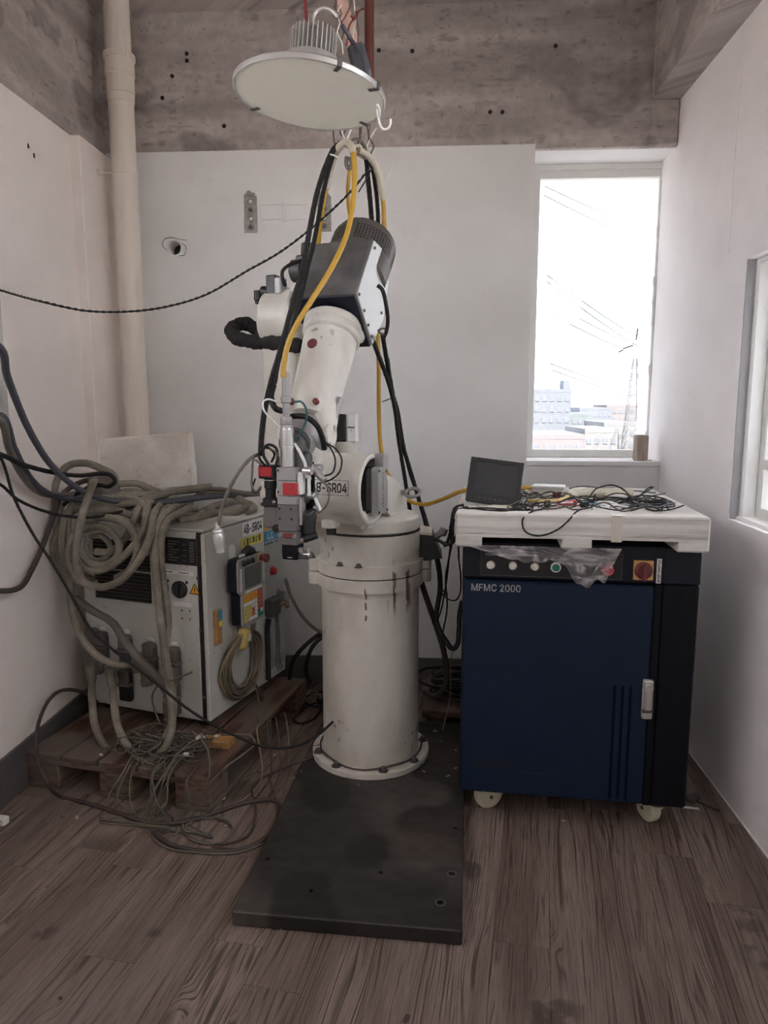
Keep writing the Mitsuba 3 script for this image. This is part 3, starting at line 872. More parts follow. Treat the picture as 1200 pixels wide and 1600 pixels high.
# (y away, z) outline extruded across
MB_ = np.eye(4); MB_[:3, 0] = (0, 1, 0); MB_[:3, 1] = (0, 0, 1); MB_[:3, 2] = (1, 0, 0)
part(rk, 'shoulder_bracket', RL(mv(prism(br, .10), (0, 0, 0), M=MB_ @ trimesh.transformations.translation_matrix((0, 0, .012)))), 'm_paint', smooth=25)
part(rk, 'eyebolt', RL(TM(frame((1, 0, 0), (0, .6, .5), o=(.160, .06, 1.150)), cable([(.030 * math.cos(a), .024 * math.sin(a), 0) for a in np.linspace(0, 2 * math.pi, 20, endpoint=False)], .007, 10, .01, True)), cyl((.10, .06, 1.150), (.134, .06, 1.150), .010)), 'm_galv', label='steel lifting eye')
# motor in the drum
part(rk, 'shoulder_motor', RL(box2((-.02, -.325, 1.115), (.135, -.205, 1.275), .014)), 'm_black', label='black motor in the drum')
part(rk, 'shoulder_motor_cap', RL(prism([(-.048, 1.112), (.042, 1.112), (.042, 1.225), (.032, 1.238), (.032, 1.272), (.020, 1.280), (-.042, 1.280), (-.050, 1.270)], .026, MB_ @ trimesh.transformations.translation_matrix((0, 0, .135)) @ trimesh.transformations.translation_matrix((-.262, 0, 0)), bevel=.004)), 'm_alu_dull', label='grey motor end cap', smooth=25)
part(rk, 'motor_plug', RL(box2((.118, -.248, 1.272), (.158, -.205, 1.325), .004)), 'm_alu_dull')
for y, z in ((-.304, 1.12), (-.226, 1.12), (-.304, 1.268), (-.236, 1.262)):
    part(rk, 'cap_screw', RL(cyl((.159, y, z), (.164, y, z), .005, n=12)), 'm_black')
part(rk, 'cap_print', RL(*[box2((.1605, -.268, 1.255 - i * .010), (.1613, -.2625 - .002 * (i % 3 == 1), 1.255 - i * .010 + .006), .0003) for i in range(13)]), 'm_black', label='row of small dark print')
# number label on the drum (bent round it)
def on_drum(mesh, t0, ang0, r):
    """flat lettering (x right, y up) bent round the shoulder drum"""
    m = mesh.copy()
    v = m.vertices
    ang = ang0 + v[:, 1] / r
    rr = r + v[:, 2]
    m.vertices = np.c_[t0 + v[:, 0], -.26 - rr * np.cos(ang), SZ + rr * np.sin(ang)]
    return RL(m)


lab = trimesh.creation.box((.150, .052, .0008)).subdivide().subdivide().subdivide()
part(rk, 'number_label', on_drum(lab, .005, 0.13, .1303), 'm_paint')
tx = meshkit.text_mesh('4B-SR04', .032, .0009, True); tx.apply_translation([-tx.bounds[:, 0].mean(), -tx.bounds[:, 1].mean(), .0006]); tx.apply_scale([.138 / (tx.bounds[1][0] - tx.bounds[0][0]), 1, 1])
part(rk, 'number_lettering', on_drum(tx, .006, 0.13, .1303), 'm_black', label='black lettering 4B-SR04')
edge = cat(*[trimesh.creation.box((.150, .0012, .0010), trimesh.transformations.translation_matrix((0, s * .026, .0004))) for s in (-1, 1)], *[trimesh.creation.box((.0012, .052, .0010), trimesh.transformations.translation_matrix((s * .075, 0, .0004))).subdivide().subdivide() for s in (-1, 1)])
part(rk, 'label_outline', on_drum(edge, .005, 0.13, .1303), 'm_black')
# link from shoulder to elbow at the far left
link = [hull([(-.215 - .065, -.26, SZ, .012), (-.215 + .065, -.26, SZ, .012)] + [(-.215 + dx, -.26 + .115 * math.cos(a), SZ + .115 * math.sin(a), .012) for a in np.linspace(0, 2 * math.pi, 16) for dx in (-.055, .055)], 1),
        hull([(-.208 + dx, -.26 + dy, z, .030) for dx in (-.042, .042) for dy in (-.065, .065) for z in (SZ + .05, 1.74)], 2)]
part(rk, 'upper_arm', RL(*link), 'm_paint', label='upright link arm')
EZ = 1.80
part(rk, 'elbow_drum', RL(lathe([(0, -.292), (.095, -.292), (.112, -.280), (.118, -.268), (.118, -.165), (.112, -.155), (0, -.155)], 56, frame((0, 0, -1), (0, 1, 0), o=(0, -.26, EZ)))), 'm_paint', label='round elbow joint housing')
# elbow block and rear housing
part(rk, 'elbow_block', RL(hull([(t, y, z, .03) for t in (-.15, .06) for y, z in ((-.21, 1.86), (-.30, 1.90), (-.14, 1.83), (-.26, 1.745), (-.17, 1.74))], 2)), 'm_paint')
hp = [(-.21, 2.075), (-.365, 1.868), (-.225, 1.704), (-.115, 1.806), (-.06, 1.955), (-.12, 2.06)]
TX0, TX1 = -.150, .100
part(rk, 'rear_housing', RL(prism(hp, TX1 - TX0, MB_ @ trimesh.transformations.translation_matrix((0, 0, TX0)), bevel=.005)), 'm_motorgrey', label='dark grey box housing behind the forearm', smooth=20)
side = Polygon(hp).buffer(-.004, join_style=2)
part(rk, 'side_panel', RL(prism(side, .006, MB_ @ trimesh.transformations.translation_matrix((0, 0, TX1 - .001)), bevel=.002)), 'm_alu', label='light grey side panel', smooth=20)
for (s_, z_) in ((.345, 1.868), (.205, 2.045), (.235, 1.738), (.265, 1.775), (.30, 1.82), (.14, 1.83)):
    part(rk, 'panel_screw', RL(cyl((TX1 + .004, -s_, z_), (TX1 + .009, -s_, z_), .0055, n=12)), 'm_steel_dark')
# end face plate (dark), then the forearm
UD = np.array([0, -.62, -.785]); UD /= np.linalg.norm(UD)
e0, e1 = np.array([0, -.365, 1.868]), np.array([0, -.225, 1.704])
en = np.cross([1, 0, 0], e1 - e0); en /= np.linalg.norm(en)
if en @ UD < 0: en = -en
ec = (e0 + e1) / 2 + [(TX0 + TX1) / 2, 0, 0]
part(rk, 'end_plate', RL(TM(frame((1, 0, 0), (e1 - e0), o=ec + en * .002), box(TX1 - TX0 - .008, np.linalg.norm(e1 - e0) - .008, .006, .002))), 'm_navy', label='dark end plate')
WR = np.array([-.020, -.50, 1.400])               # wrist centre
FB = np.array([-.020, -.285, 1.765])              # forearm root
fd = (WR - FB) / np.linalg.norm(WR - FB)
FL = np.linalg.norm(WR - FB)
part(rk, 'forearm_ring', RL(lathe([(.06, -.02), (.102, -.02), (.107, -.014), (.107, .010), (.102, .016), (.098, .020), (.103, .024), (.103, .040), (.097, .046), (.06, .046)], 64, align(fd, FB))), 'm_paint', label='bearing ring')
fa = lathe([(.07, .03), (.093, .04), (.094, .08), (.090, .13), (.083, FL - .12), (.080, FL - .085), (.071, FL - .06), (.04, FL - .055)], 64, align(fd, FB))
part(rk, 'forearm', RL(fa), 'm_paint', label='tapered white forearm')
# flat near the root with a dark plug
fr_ = frame((1, 0, 0), fd, o=FB)                  # y along the arm, z = x cross y
zn = fr_[:3, 2]
if zn @ np.array([0, -1, .3]) < 0: zn = -zn
pc = FB + fd * .125 + np.array([.0, 0, 0]) + zn * .0885 + np.array([-.012, 0, 0])
part(rk, 'plug', RL(cyl(pc - zn * .004, pc + zn * .0075, .0175, n=28)), 'm_red_dark', label='dark round plug')
# fork and wrist
ax = np.array([1.0, 0, 0])
for s_ in (-1, 1):
    c = WR + ax * s_ * .060
    part(rk, 'fork', RL(hull([(*(c - fd * .10 + ax * s_ * .006), .030), (*(c - fd * .02), .040), (*(c - fd * .09 - ax * s_ * .012 + zn * .03), .022)], 2)), 'm_paint')
    part(rk, 'fork_cover', RL(cyl(c + ax * s_ * .012, c + ax * s_ * .034, .040, n=32, c=.004)), 'm_paint')
for o_ in (zn * .064 + ax * .045, zn * .064 - ax * .045):
    part(rk, 'fork_bolt', RL(cyl(WR - fd * .085 + o_, WR - fd * .085 + o_ + zn * .016, .010, n=14)), 'm_red_dark')
part(rk, 'wrist', RL(hull([(*WR, .074), (*(WR + np.array([0, -.03, -.025])), .068)], 3)), 'm_alu_dull', label='grey wrist joint')
part(rk, 'tool_flange', RL(cyl(WR + [0, -.05, -.02], WR + [0, -.112, -.03], .044, n=36), cyl(WR + [0, -.07, -.02], WR + [0, -.085, -.026], .052, n=36)), 'm_motorgrey', label='grey tool flange')
part(rk, 'wrist_sleeve', RL(cyl(WR + ax * .085 - fd * .115, WR + ax * .075 + fd * .02, .017, n=20), cyl(WR + ax * .092 - fd * .14, WR + ax * .088 - fd * .10, .013, n=18)), 'm_alu_dull')
# rear motor cover: drum with perforated bands, coaxial with the forearm
md = -UD
M0 = np.array([-.005, -.150, 1.950])
part(rk, 'motor_cover', RL(lathe([(0, 0), (.115, 0), (.122, .006), (.122, .180), (.114, .200), (.092, .210), (0, .212)], 72, align(md, M0))), 'm_motorbrown', label='dark drum shaped motor cover')
AM = align(md, M0)
hole = box(.0075, .0025, .0075, .0004)
hs = []
for row in range(6):
    for i in range(64):
        a = i / 64 * 2 * math.pi
        if i % 16 in (0, 1):
            continue
        M = AM @ trimesh.transformations.rotation_matrix(a, (0, 0, 1)) @ trimesh.transformations.translation_matrix((0, .1215, .095 + row * .0125))
        hs.append(TM(M, trimesh.creation.box((.0065, .002, .0075))))
part(rk, 'vent_hole', RL(*hs), 'm_dark', smooth=False, kind='stuff', label='rows of small square vent holes')
# valves and plugs on the left of the housing
part(rk, 'cable_inlet', RL(box2((-.215, -.20, 1.90), (-.152, -.10, 2.045), .006), cyl((-.185, -.16, 2.04), (-.185, -.15, 2.09), .025), cyl((-.200, -.24, 1.98), (-.160, -.24, 1.98), .040)), 'm_steel_dark', label='dark cable inlet block')
part(rk, 'solenoid', RL(box2((-.262, -.335, 1.862), (-.222, -.290, 1.955), .004), cyl((-.29, -.31, 1.90), (-.26, -.31, 1.90), .022)), 'm_black')
part(rk, 'solenoid_cap', RL(box2((-.222, -.345, 1.885), (-.196, -.295, 1.945), .004)), 'm_alu_dull')
part(rk, 'inlet_plug', RL(cyl((-.30, -.33, 1.905), (-.30, -.33, 1.87), .012), cyl((-.30, -.33, 1.87), (-.30, -.33, 1.858), .008)), 'm_black')
part(rk, 'inlet_lead', cable([(-0.417,2.620,2.009),(-0.443,2.560,1.987),(-0.476,2.520,1.967),(-0.496,2.500,1.943),(-0.495,2.500,1.918),(-0.488,2.510,1.897)], .006, 8), 'm_rubber')
# slewing motor standing behind the shoulder
sx, sy = -.345, 2.97
part(rk, 'slewing_motor', mv(box(.07, .085, .112, .008), (sx - .022, sy, 1.405)), 'm_black', label='black motor behind the shoulder')
part(rk, 'slewing_motor_plate', mv(box(.046, .088, .120, .008), (sx + .034, sy, 1.405)), 'm_white', label='white motor plate')
part(rk, 'plate_print', cat(*[box2((sx + .020 + i * .0055, sy - .0448, 1.405), (sx + .0245 + i * .0055, sy - .0435, 1.411 + .001 * (i % 2)), .0003) for i in range(5)], box2((sx + .031, sy - .0448, 1.394), (sx + .0335, sy - .0435, 1.399), .0003)), 'm_black', label='small dark print')
part(rk, 'slewing_motor_base', cat(cyl((sx + .005, sy, 1.065), (sx + .005, sy, 1.350), .045), cyl((sx + .005, sy, 1.05), (sx + .005, sy, 1.18), .062)), 'm_paint')

# ------------------------------------------------------------------ laser welding head on the robot's flange
def zt(y):
    """height on the head's front face"""
    return 1.304 - (y - 730) * .00203


def tb(t0, t1, z0, z1, s0, s1, c=.002):
    return RL(box2((t0, -s1, min(z0, z1)), (t1, -s0, max(z0, z1)), c))


hk = thing('laser_welding_head', 'grey laser welding head with red panels hanging from the robot flange', 'welding head')
part(hk, 'mount_plate', tb(-.040, .047, zt(745), zt(838), .575, .588), 'm_navy_black', label='dark mounting plate')
part(hk, 'mount_bracket', RL(hull([(-.02, -.585, 1.33, .022), (.02, -.585, 1.33, .022), (-.02, -.60, 1.20, .02), (.02, -.60, 1.20, .02)], 1)), 'm_steel_dark')
part(hk, 'optics_block', tb(-.048, .017, zt(751), zt(731), .592, .660), 'm_alu_dull')
part(hk, 'optics_block', tb(-.047, .018, zt(775), zt(751.5), .590, .661), 'm_alu_dull')
part(hk, 'optics_block', tb(-.047, .018, zt(789), zt(775.5), .592, .660), 'm_alu_dull')
part(hk, 'optics_block', tb(-.046, .018, zt(831), zt(789.5), .588, .661), 'm_steelbox_head')
part(hk, 'optics_block', tb(-.045, .019, zt(853), zt(831.5), .590, .660), 'm_steelbox_head')
part(hk, 'red_panel', tb(-.025, .0215, zt(773.5), zt(754), .600, .6635), 'm_red', label='red front panel')
part(hk, 'red_panel', tb(-.026, .014, zt(842), zt(833), .64, .663), 'm_red_dark', label='dark red cassette front')
for t in (-.036, .016):
    part(hk, 'cassette_clip', RL(ring((t, -.668, zt(837.5)), (t, -.660, zt(837.5)), .006, .003, n=14, c=.0005)), 'm_steel')
for t, y in ((-.038, 795), (.004, 795), (-.037, 811), (.005, 811), (-.040, 735), (-.041, 769)):
    part(hk, 'block_screw', RL(cyl((t, -.6635, zt(y)), (t, -.6595, zt(y)), .0035, n=12)), 'm_dark')
part(hk, 'nozzle_block', RL(trimesh.convex.convex_hull(np.array([(t, -s, z) for t in (-.035, .014) for s, z in ((.60, zt(853)), (.655, zt(853)), (.655, zt(872)), (.650, zt(877)), (.61, zt(877)), (.60, zt(870)))]))), 'm_navy_black', label='dark nozzle block')
part(hk, 'nozzle_mark', tb(-.016, .002, zt(874), zt(872.5), .652, .6565, .0004), 'm_steel')
part(hk, 'collimator', RL(lathe([(0, 0), (.0225, 0), (.0225, .064), (.0215, .066), (.0225, .068), (.0225, .116), (.021, .122), (.0195, .124), (.0195, .130), (0, .130)], 40, trimesh.transformations.translation_matrix((-.0255, -.625, 1.304)))), 'm_alu', label='silver collimator tube')
part(hk, 'fibre_connector', RL(lathe([(0, 0), (.0165, 0), (.0195, .006), (.0195, .024), (.0165, .030), (.012, .032), (.012, .072), (.0165, .074), (.0165, .092), (.012, .094), (.0115, .150), (.0125, .152), (.0125, .166), (.008, .168), (0, .168)], 32, trimesh.transformations.translation_matrix((-.0265, -.625, 1.432)))), 'm_alu_dull', label='steel fibre connector')
part(hk, 'camera_box', tb(-.121, -.062, zt(750), zt(728.5), .600, .650, .004), 'm_black')
part(hk, 'camera_cover', tb(-.119, -.070, zt(746.5), zt(730.5), .648, .6535, .003), 'm_red', label='red camera cover')
part(hk, 'camera_rim', tb(-.112, -.068, zt(753), zt(751.5), .610, .652, .001), 'm_alu')
part(hk, 'camera_tube', RL(lathe([(0, 0), (.024, 0), (.026, .004), (.026, .016), (.017, .020), (.017, .048), (.020, .050), (.020, .080), (0, .080)], 28, trimesh.transformations.translation_matrix((-.088, -.628, zt(790))))), 'm_black_matt', label='black camera lens tube')
part(hk, 'camera_foot', tb(-.112, -.045, zt(793.5), zt(788), .600, .655, .003), 'm_black')
part(hk, 'camera_foot_knob', RL(cyl((-.060, -.655, zt(787)), (-.060, -.66, zt(784)), .006), cyl((-.108, -.66, zt(786)), (-.108, -.665, zt(786)), .004)), 'm_steel')
part(hk, 'beam_splitter', tb(-.106, -.047, zt(829), zt(793.5), .600, .648, .004), 'm_steelbox_head')
part(hk, 'splitter_knob', RL(cyl((-.056, -.640, zt(828)), (-.056, -.66, zt(828)), .013), cyl((-.05, -.652, zt(826)), (-.05, -.668, zt(826)), .005)), 'm_black')
# side fittings facing the window
part(hk, 'side_plate', tb(.018, .030, zt(773), zt(738), .598, .645, .002), 'm_white')
part(hk, 'side_plate', tb(.018, .028, zt(822), zt(778), .605, .640, .002), 'm_alu')
part(hk, 'side_valve', RL(cyl((.028, -.62, zt(737)), (.058, -.62, zt(737)), .013, n=18), cyl((.043, -.62, zt(748)), (.043, -.62, zt(730)), .010, n=16), cyl((.028, -.60, zt(776)), (.062, -.60, zt(776)), .013, n=18)), 'm_steel')
part(hk, 'air_tube', RL(cyl((.048, -.62, zt(776)), (.048, -.62, zt(742)), .0055, n=14)), 'm_white')
part(hk, 'air_tube', RL(cyl((.060, -.605, zt(779)), (.079, -.600, zt(800)), .0055, n=14)), 'm_white')
part(hk, 'link_rod', RL(cyl((-.005, -.575, 1.338), (.078, -.585, 1.265), .010, n=16), cyl((.055, -.58, 1.285), (.085, -.585, 1.258), .012, n=16)), 'm_alu')
part(hk, 'clamp_knob', RL(cyl((.036, -.57, 1.297), (.070, -.57, 1.297), .013, n=18)), 'm_alu_dull')
part(hk, 'side_motor', RL(hull([(.036, -.61, zt(808), .020), (.038, -.61, zt(833), .022), (.048, -.60, zt(803), .014)], 2), cyl((.03, -.63, zt(845)), (.07, -.61, zt(838)), .012)), 'm_black')
part(hk, 'plate_bolt', RL(cyl((.046, -.585, zt(797)), (.063, -.585, zt(797)), .009, n=14), cyl((.058, -.585, zt(797)), (.063, -.585, zt(797)), .013, n=6)), 'm_steel')
part(hk, 'cross_jet', RL(cyl((.012, -.63, zt(848)), (.050, -.625, zt(842)), .008), cyl((.018, -.63, zt(858)), (.018, -.63, zt(866)), .011), cyl((.015, -.63, zt(871)), (.055, -.63, zt(869)), .010), cyl((.046, -.63, zt(872)), (.046, -.63, zt(856)), .008)), 'm_steel', label='bright air jet fittings')
part(hk, 'cross_jet_bracket', tb(.012, .052, zt(876), zt(867), .60, .64, .003), 'm_steel_dark')
for pts, r, m in (([(-0.506,2.270,1.309),(-0.522,2.270,1.339),(-0.521,2.270,1.364),(-0.503,2.270,1.374),(-0.482,2.270,1.364),(-0.477,2.270,1.335),(-0.483,2.270,1.309)], .0048, 'm_rubber'),
                  ([(-0.521,2.280,1.308),(-0.536,2.270,1.331),(-0.530,2.270,1.359),(-0.507,2.280,1.363),(-0.491,2.290,1.344),(-0.502,2.290,1.317)], .004, 'm_rubber'),
                  ([(-0.515,2.290,1.362),(-0.486,2.260,1.356),(-0.473,2.270,1.335),(-0.475,2.280,1.308)], .003, 'm_cable_grey'),
                  ([(-0.531,2.270,1.311),(-0.553,2.270,1.327),(-0.560,2.270,1.282),(-0.562,2.270,1.241),(-0.550,2.270,1.224),(-0.535,2.280,1.240)], .0035, 'm_cable_grey'),
                  ([(-0.553,2.280,1.265),(-0.562,2.270,1.231),(-0.554,2.270,1.220),(-0.535,2.280,1.232)], .003, 'm_rubber'),
                  ([(-0.469,2.270,1.428),(-0.488,2.240,1.455),(-0.507,2.220,1.484),(-0.508,2.220,1.508),(-0.497,2.240,1.516),(-0.479,2.270,1.510)], .0028, 'm_white'),
                  ([(-0.422,2.280,1.508),(-0.396,2.260,1.508),(-0.381,2.260,1.484),(-0.385,2.270,1.448),(-0.408,2.280,1.404),(-0.420,2.290,1.383)], .0035, 'm_teal'),
                  ([(-0.512,2.400,1.563),(-0.513,2.360,1.521),(-0.496,2.340,1.488),(-0.480,2.360,1.479)], .010, 'm_rubber'),
                  ([(-0.441,2.320,1.463),(-0.390,2.300,1.460),(-0.357,2.300,1.436),(-0.342,2.320,1.398),(-0.337,2.340,1.356)], .009, 'm_rubber'),
                  ([(-0.340,2.330,1.381),(-0.313,2.300,1.363),(-0.294,2.280,1.323),(-0.303,2.280,1.287),(-0.330,2.300,1.274),(-0.371,2.320,1.274),(-0.395,2.340,1.280)], .0028, 'm_rubber'),
                  ([(-0.336,2.330,1.381),(-0.294,2.300,1.358),(-0.274,2.280,1.327),(-0.282,2.280,1.287),(-0.314,2.300,1.260),(-0.352,2.330,1.246)], .0028, 'm_rubber'),
                  ([(-0.378,2.300,1.284),(-0.343,2.270,1.267),(-0.317,2.260,1.240),(-0.313,2.260,1.207),(-0.332,2.270,1.170),(-0.362,2.280,1.152),(-0.389,2.290,1.144),(-0.397,2.300,1.130)], .0030, 'm_cable_grey'),
                  ([(-0.432,2.300,1.383),(-0.409,2.280,1.353),(-0.393,2.280,1.319),(-0.388,2.300,1.284),(-0.370,2.310,1.254)], .005, 'm_white'),
                  ([(-0.374,2.340,1.314),(-0.381,2.330,1.267),(-0.390,2.330,1.214),(-0.386,2.340,1.171)], .0028, 'm_rubber')):
    part(hk, 'cable', cable(pts, r, 8, .01), m)
part(hk, 'film_tag', TM(frame((.8, -.2, -.5), (.3, .1, .9), o=(-0.3654,2.3300,1.3377)), box(.035, .045, .003, .001)), 'm_tie', label='pale plastic tag')

# ------------------------------------------------------------------ robot controller on its pallet
def deck(M, cols):
    pass


KM = yaw(11.2, (-1.578, 2.598, 0))
pk = thing('pallet', 'dark dusty wooden pallet under the robot controller', 'pallet')
for i in range(5):
    x = i * .168
    w_ = (.155, .150, .160, .140, .145)[i]
    x0 = (0, .163, .3275, .502, .655)[i]
    part(pk, 'deck_board', TM(KM, box2((x0, 0, .122), (x0 + w_, 1.0, .144), .003)), 'm_pallet')
for j, y in enumerate((0, .425, .855)):
    part(pk, 'stringer', TM(KM, box2((0, y, .100), (.8, y + .145, .122), .003)), 'm_pallet')
    for i, x in enumerate((0, .3275, .655)):
        part(pk, 'block', TM(KM, box2((x, y, .022), (x + .145, y + .145, .100), .004)), 'm_pallet')
for x in (0, .3275, .655):
    part(pk, 'skid', TM(KM, box2((x, 0, 0), (x + .145, 1.0, .022), .003)), 'm_pallet')

CM = yaw(17, (-.908, 2.825, 0))     # x = -u across the front, y = v along the right side
CU, CV, CZ0, CZ1 = .62, .655, .178, 1.000


def CL(*ms):
    return TM(CM, *ms)


ck = thing('robot_controller', 'off white robot controller cabinet on the pallet', 'cabinet')
part(ck, 'body', CL(box2((-CU, .004, CZ0), (-.012, CV - .01, CZ1 - .006), .004)), 'm_cabinet')
part(ck, 'front_panel', CL(box2((-CU, -.006, CZ0 + .004), (-.030, .006, CZ1 - .012), .003)), 'm_cabinet')
part(ck, 'top_panel', CL(box2((-CU - .004, -.008, CZ1 - .012), (.006, CV, CZ1), .004)), 'm_cabinet')
part(ck, 'side_door', CL(box2((-.010, -.004, CZ0 + .006), (.010, CV - .002, CZ1 - .016), .004)), 'm_cabinet', label='side door with the teach pendant')
part(ck, 'door_seam', CL(box2((-.028, -.003, CZ0), (-.012, .01, CZ1 - .014), .001)), 'm_dark')
for x, y in ((-.06, .06), (-.06, .58), (-.56, .06), (-.56, .58)):
    part(ck, 'foot', CL(cyl((x, y, .144), (x, y, CZ0 + .004), .028, n=20)), 'm_black')


def FM(u, z, off=.0):
    """frame on the front face: x right, y up, z outwards"""
    M = np.eye(4)
    M[:3, 0] = CM[:3, 0]; M[:3, 1] = (0, 0, 1); M[:3, 2] = -CM[:3, 1]
    M[:3, 3] = (CM @ np.array([-u, -.006 - off, z, 1]))[:3]
    return M


def GM(v, z, off=.0):
    """frame on the side door"""
    M = np.eye(4)
    M[:3, 0] = CM[:3, 1]; M[:3, 1] = (0, 0, 1); M[:3, 2] = CM[:3, 0]
    M[:3, 3] = (CM @ np.array([.010 + off, v, z, 1]))[:3]
    return M


def onf(u, z, w, h, d=.001, c=.0004, dz=0):
    return TM(FM(u, z), box(w, h, d, c, at=(0, 0, d / 2 + dz)))


def ong(v, z, w, h, d=.001, c=.0004, dz=0):
    return TM(GM(v, z), box(w, h, d, c, at=(0, 0, d / 2 + dz)))


# name plate with rows of pale print
u0, zc_ = .105, .905
part(ck, 'name_plate', onf(.110, .905, .165, .112, .0016), 'm_black', label='black rating plate with rows of print')
rows = []
for i in range(8):
    rows.append(onf(.135 + .008 * (i % 3), .945 - i * .0112, .052 - .012 * (i % 3), .0055, .0006, .0001, .0016))
    rows.append(onf(.048 + .002 * (i % 2), .945 - i * .0112, .022, .0060, .0006, .0001, .0016))
    if i % 2:
        rows.append(onf(.085, .945 - i * .0112, .016, .0035, .0006, .0001, .0016))
part(ck, 'plate_print', cat(rows), 'm_cable_grey', smooth=False, label='grey rows of print')
part(ck, 'l1_mark', cat(onf(.102, .842, .004, .024), onf(.095, .831, .014, .004), onf(.084, .830, .003, .010)), 'm_boxgrey', label='worn letter mark')
for q in ((.112, .745), (.205, .745)):
    part(ck, 'switch_plate', onf(q[0], q[1], .092, .105, .002), 'm_cabinet')
    part(ck, 'rotary_switch', TM(FM(*q), lathe([(0, 0), (.036, 0), (.036, .012), (.031, .016), (.030, .020), (0, .021)], 36)), 'm_black', label='round black rotary switch')
    part(ck, 'switch_grip', TM(FM(*q), box(.014, .056, .026, .004, at=(0, 0, .018))), 'm_black')
    part(ck, 'switch_pin', TM(FM(q[0] - .034, q[1] + .032), cyl((0, 0, 0), (0, 0, .007), .006, n=12)), 'm_black')
part(ck, 'switch_label', onf(.135, .815, .18, .016, .0012), 'm_white')
part(ck, 'switch_print', cat([onf(.075 + .012 * i + .03 * (i > 3), .815, .008, .005, .0016) for i in range(10)]), 'm_black')
part(ck, 'switch_label', onf(.105, .680, .092, .020, .0012), 'm_white')
part(ck, 'red_label', onf(.192, .690, .036, .018, .0012), 'm_red')
# warning triangle with a bolt
tri_ = lambda r: Polygon([(r * math.sin(a), r * math.cos(a) - .1 * r) for a in (0, 2 * math.pi / 3, 4 * math.pi / 3)])
part(ck, 'warning_sign', TM(FM(.020 + .022, .748), prism(tri_(.032), .0010)), 'm_black', label='black edged triangle')
part(ck, 'warning_sign_face', TM(FM(.042, .748, .0010), prism(tri_(.0245), .0006)), 'm_orange', label='orange triangle face')
part(ck, 'warning_bolt', TM(FM(.042, .748, .0016), prism([(.004, .016), (-.005, .001), (-.0005, .001), (-.004, -.011), (.005, .004), (.0005, .004)], .0006)), 'm_black', label='black lightning bolt')
for u, z in ((.024, .80), (.020, .580), (.016, .29), (.60, .60), (.60, .24)):
    part(ck, 'panel_lock', TM(FM(u, z), cyl((0, 0, 0), (0, 0, .005), .007, n=14)), 'm_steel_dark')
for u, z in ((.070, .66), (.110, .66), (.070, .625), (.110, .625)):
    part(ck, 'plugged_hole', TM(FM(u, z - .005), cyl((0, 0, -.001), (0, 0, .0015), .0045, n=12)), 'm_cable_grey')
# louvred grille
part(ck, 'grille_frame', cat(onf(.405, .80, .31, .008, .004), onf(.252, .80 + .0, .008, .27, .004), onf(.405, .665, .31, .008, .004)), 'm_boxgrey')
slat = mikit.ply(TM(FM(0, 0), mv(box(.29, .009, .003, .001), (0, 0, .004), rx=35)), 'm_cable_brown')
o0 = (CM @ np.array([0, 0, 0, 1]))[:3]
for i in range(17):
    again(ck, 'grille_slat', slat, trimesh.transformations.translation_matrix((CM @ np.array([-.405, 0, .672 + i * .0155, 0]))[:3]))
part(ck, 'grille_back', onf(.405, .80, .30, .265, .0008), 'm_dark')


# heavy duty connectors along the bottom
def connector(u, z, plug, dark=False):
    n = part(ck, 'connector', TM(FM(u, z), box(.062, .135, .030, .006, at=(0, 0, .015))), 'm_steel_dark' if not dark else 'm_black', label='heavy duty connector housing')
    part(n, 'lever', TM(FM(u, z + .010), box(.070, .012, .044, .003, at=(0, 0, .022)), box(.056, .060, .040, .006, at=(0, .035, .018))), 'm_cable_grey')
    part(n, 'tag', TM(FM(u, z + .088), box(.026, .014, .004, .001, at=(0, 0, .003))), 'm_white')
    if plug:
        part(n, 'plug', TM(FM(u, z - .035), box(.056, .075, .058, .008, at=(0, 0, .030)), lathe([(0, -.066), (.023, -.066), (.026, -.055), (.026, -.040), (.021, -.036), (.021, -.02), (0, -.02)], 24, align((0, 1, 0), (0, 0, .045)))), 'm_cable_grey')


CN = [(.62, .455, 1), (.525, .445, 1), (.395, .445, 0), (.27, .425, 1), (.150, .420, 1)]
for u, z, p_ in CN[:]:
    connector(min(u, .575), z, p_)
connector(.405, .292, 0, True)
connector(.160, .270, 1)
part(ck, 'cable_gland', TM(FM(.300, .345), ring((0, 0, 0), (0, 0, .03), .024, .016, n=24), cyl((0, 0, 0), (0, 0, .02), .016, n=20)), 'm_white_warm', label='pale cable gland')

# side door: stickers, lamp, latch, grille, holder
part(ck, 'control_strip', ong(.562, .60, .180, .73, .003, .001), 'm_cabinet_grey', label='grey inset door panel')
part(ck, 'number_sticker', ong(.375, .952, .180, .062, .0012), 'm_white', label='white sticker reading 4B-SR04')
part(ck, 'number_lettering', text('4B-SR04', .040, GM(.375, .952, .0012), .0006, True, .158, True), 'm_black', label='black lettering 4B-SR04')
part(ck, 'yellow_sticker', ong(.365, .893, .185, .040, .0012), 'm_label_yellow', label='yellow sticker with dark characters')
part(ck, 'sticker_print', TM(GM(.365, .893, .0012), cat([box(.016, .028, .0006, .0002, at=(-.066 + .026 * i, .003 * (i % 2), .0003)) if i % 2 else cat(box(.004, .030, .0006, .0002, at=(-.070 + .026 * i, 0, .0003)), box(.016, .004, .0006, .0002, at=(-.066 + .026 * i, .008, .0003)), box(.016, .004, .0006, .0002, at=(-.066 + .026 * i, -.006, .0003))) for i in range(6)])), 'm_steel_dark')
part(ck, 'orange_sticker', ong(.522, .955, .100, .065, .0040), 'm_orange', label='orange sticker')
part(ck, 'blue_sticker', ong(.545, .888, .150, .048, .0040), 'm_label_blue', label='blue maker sticker with pale letters')
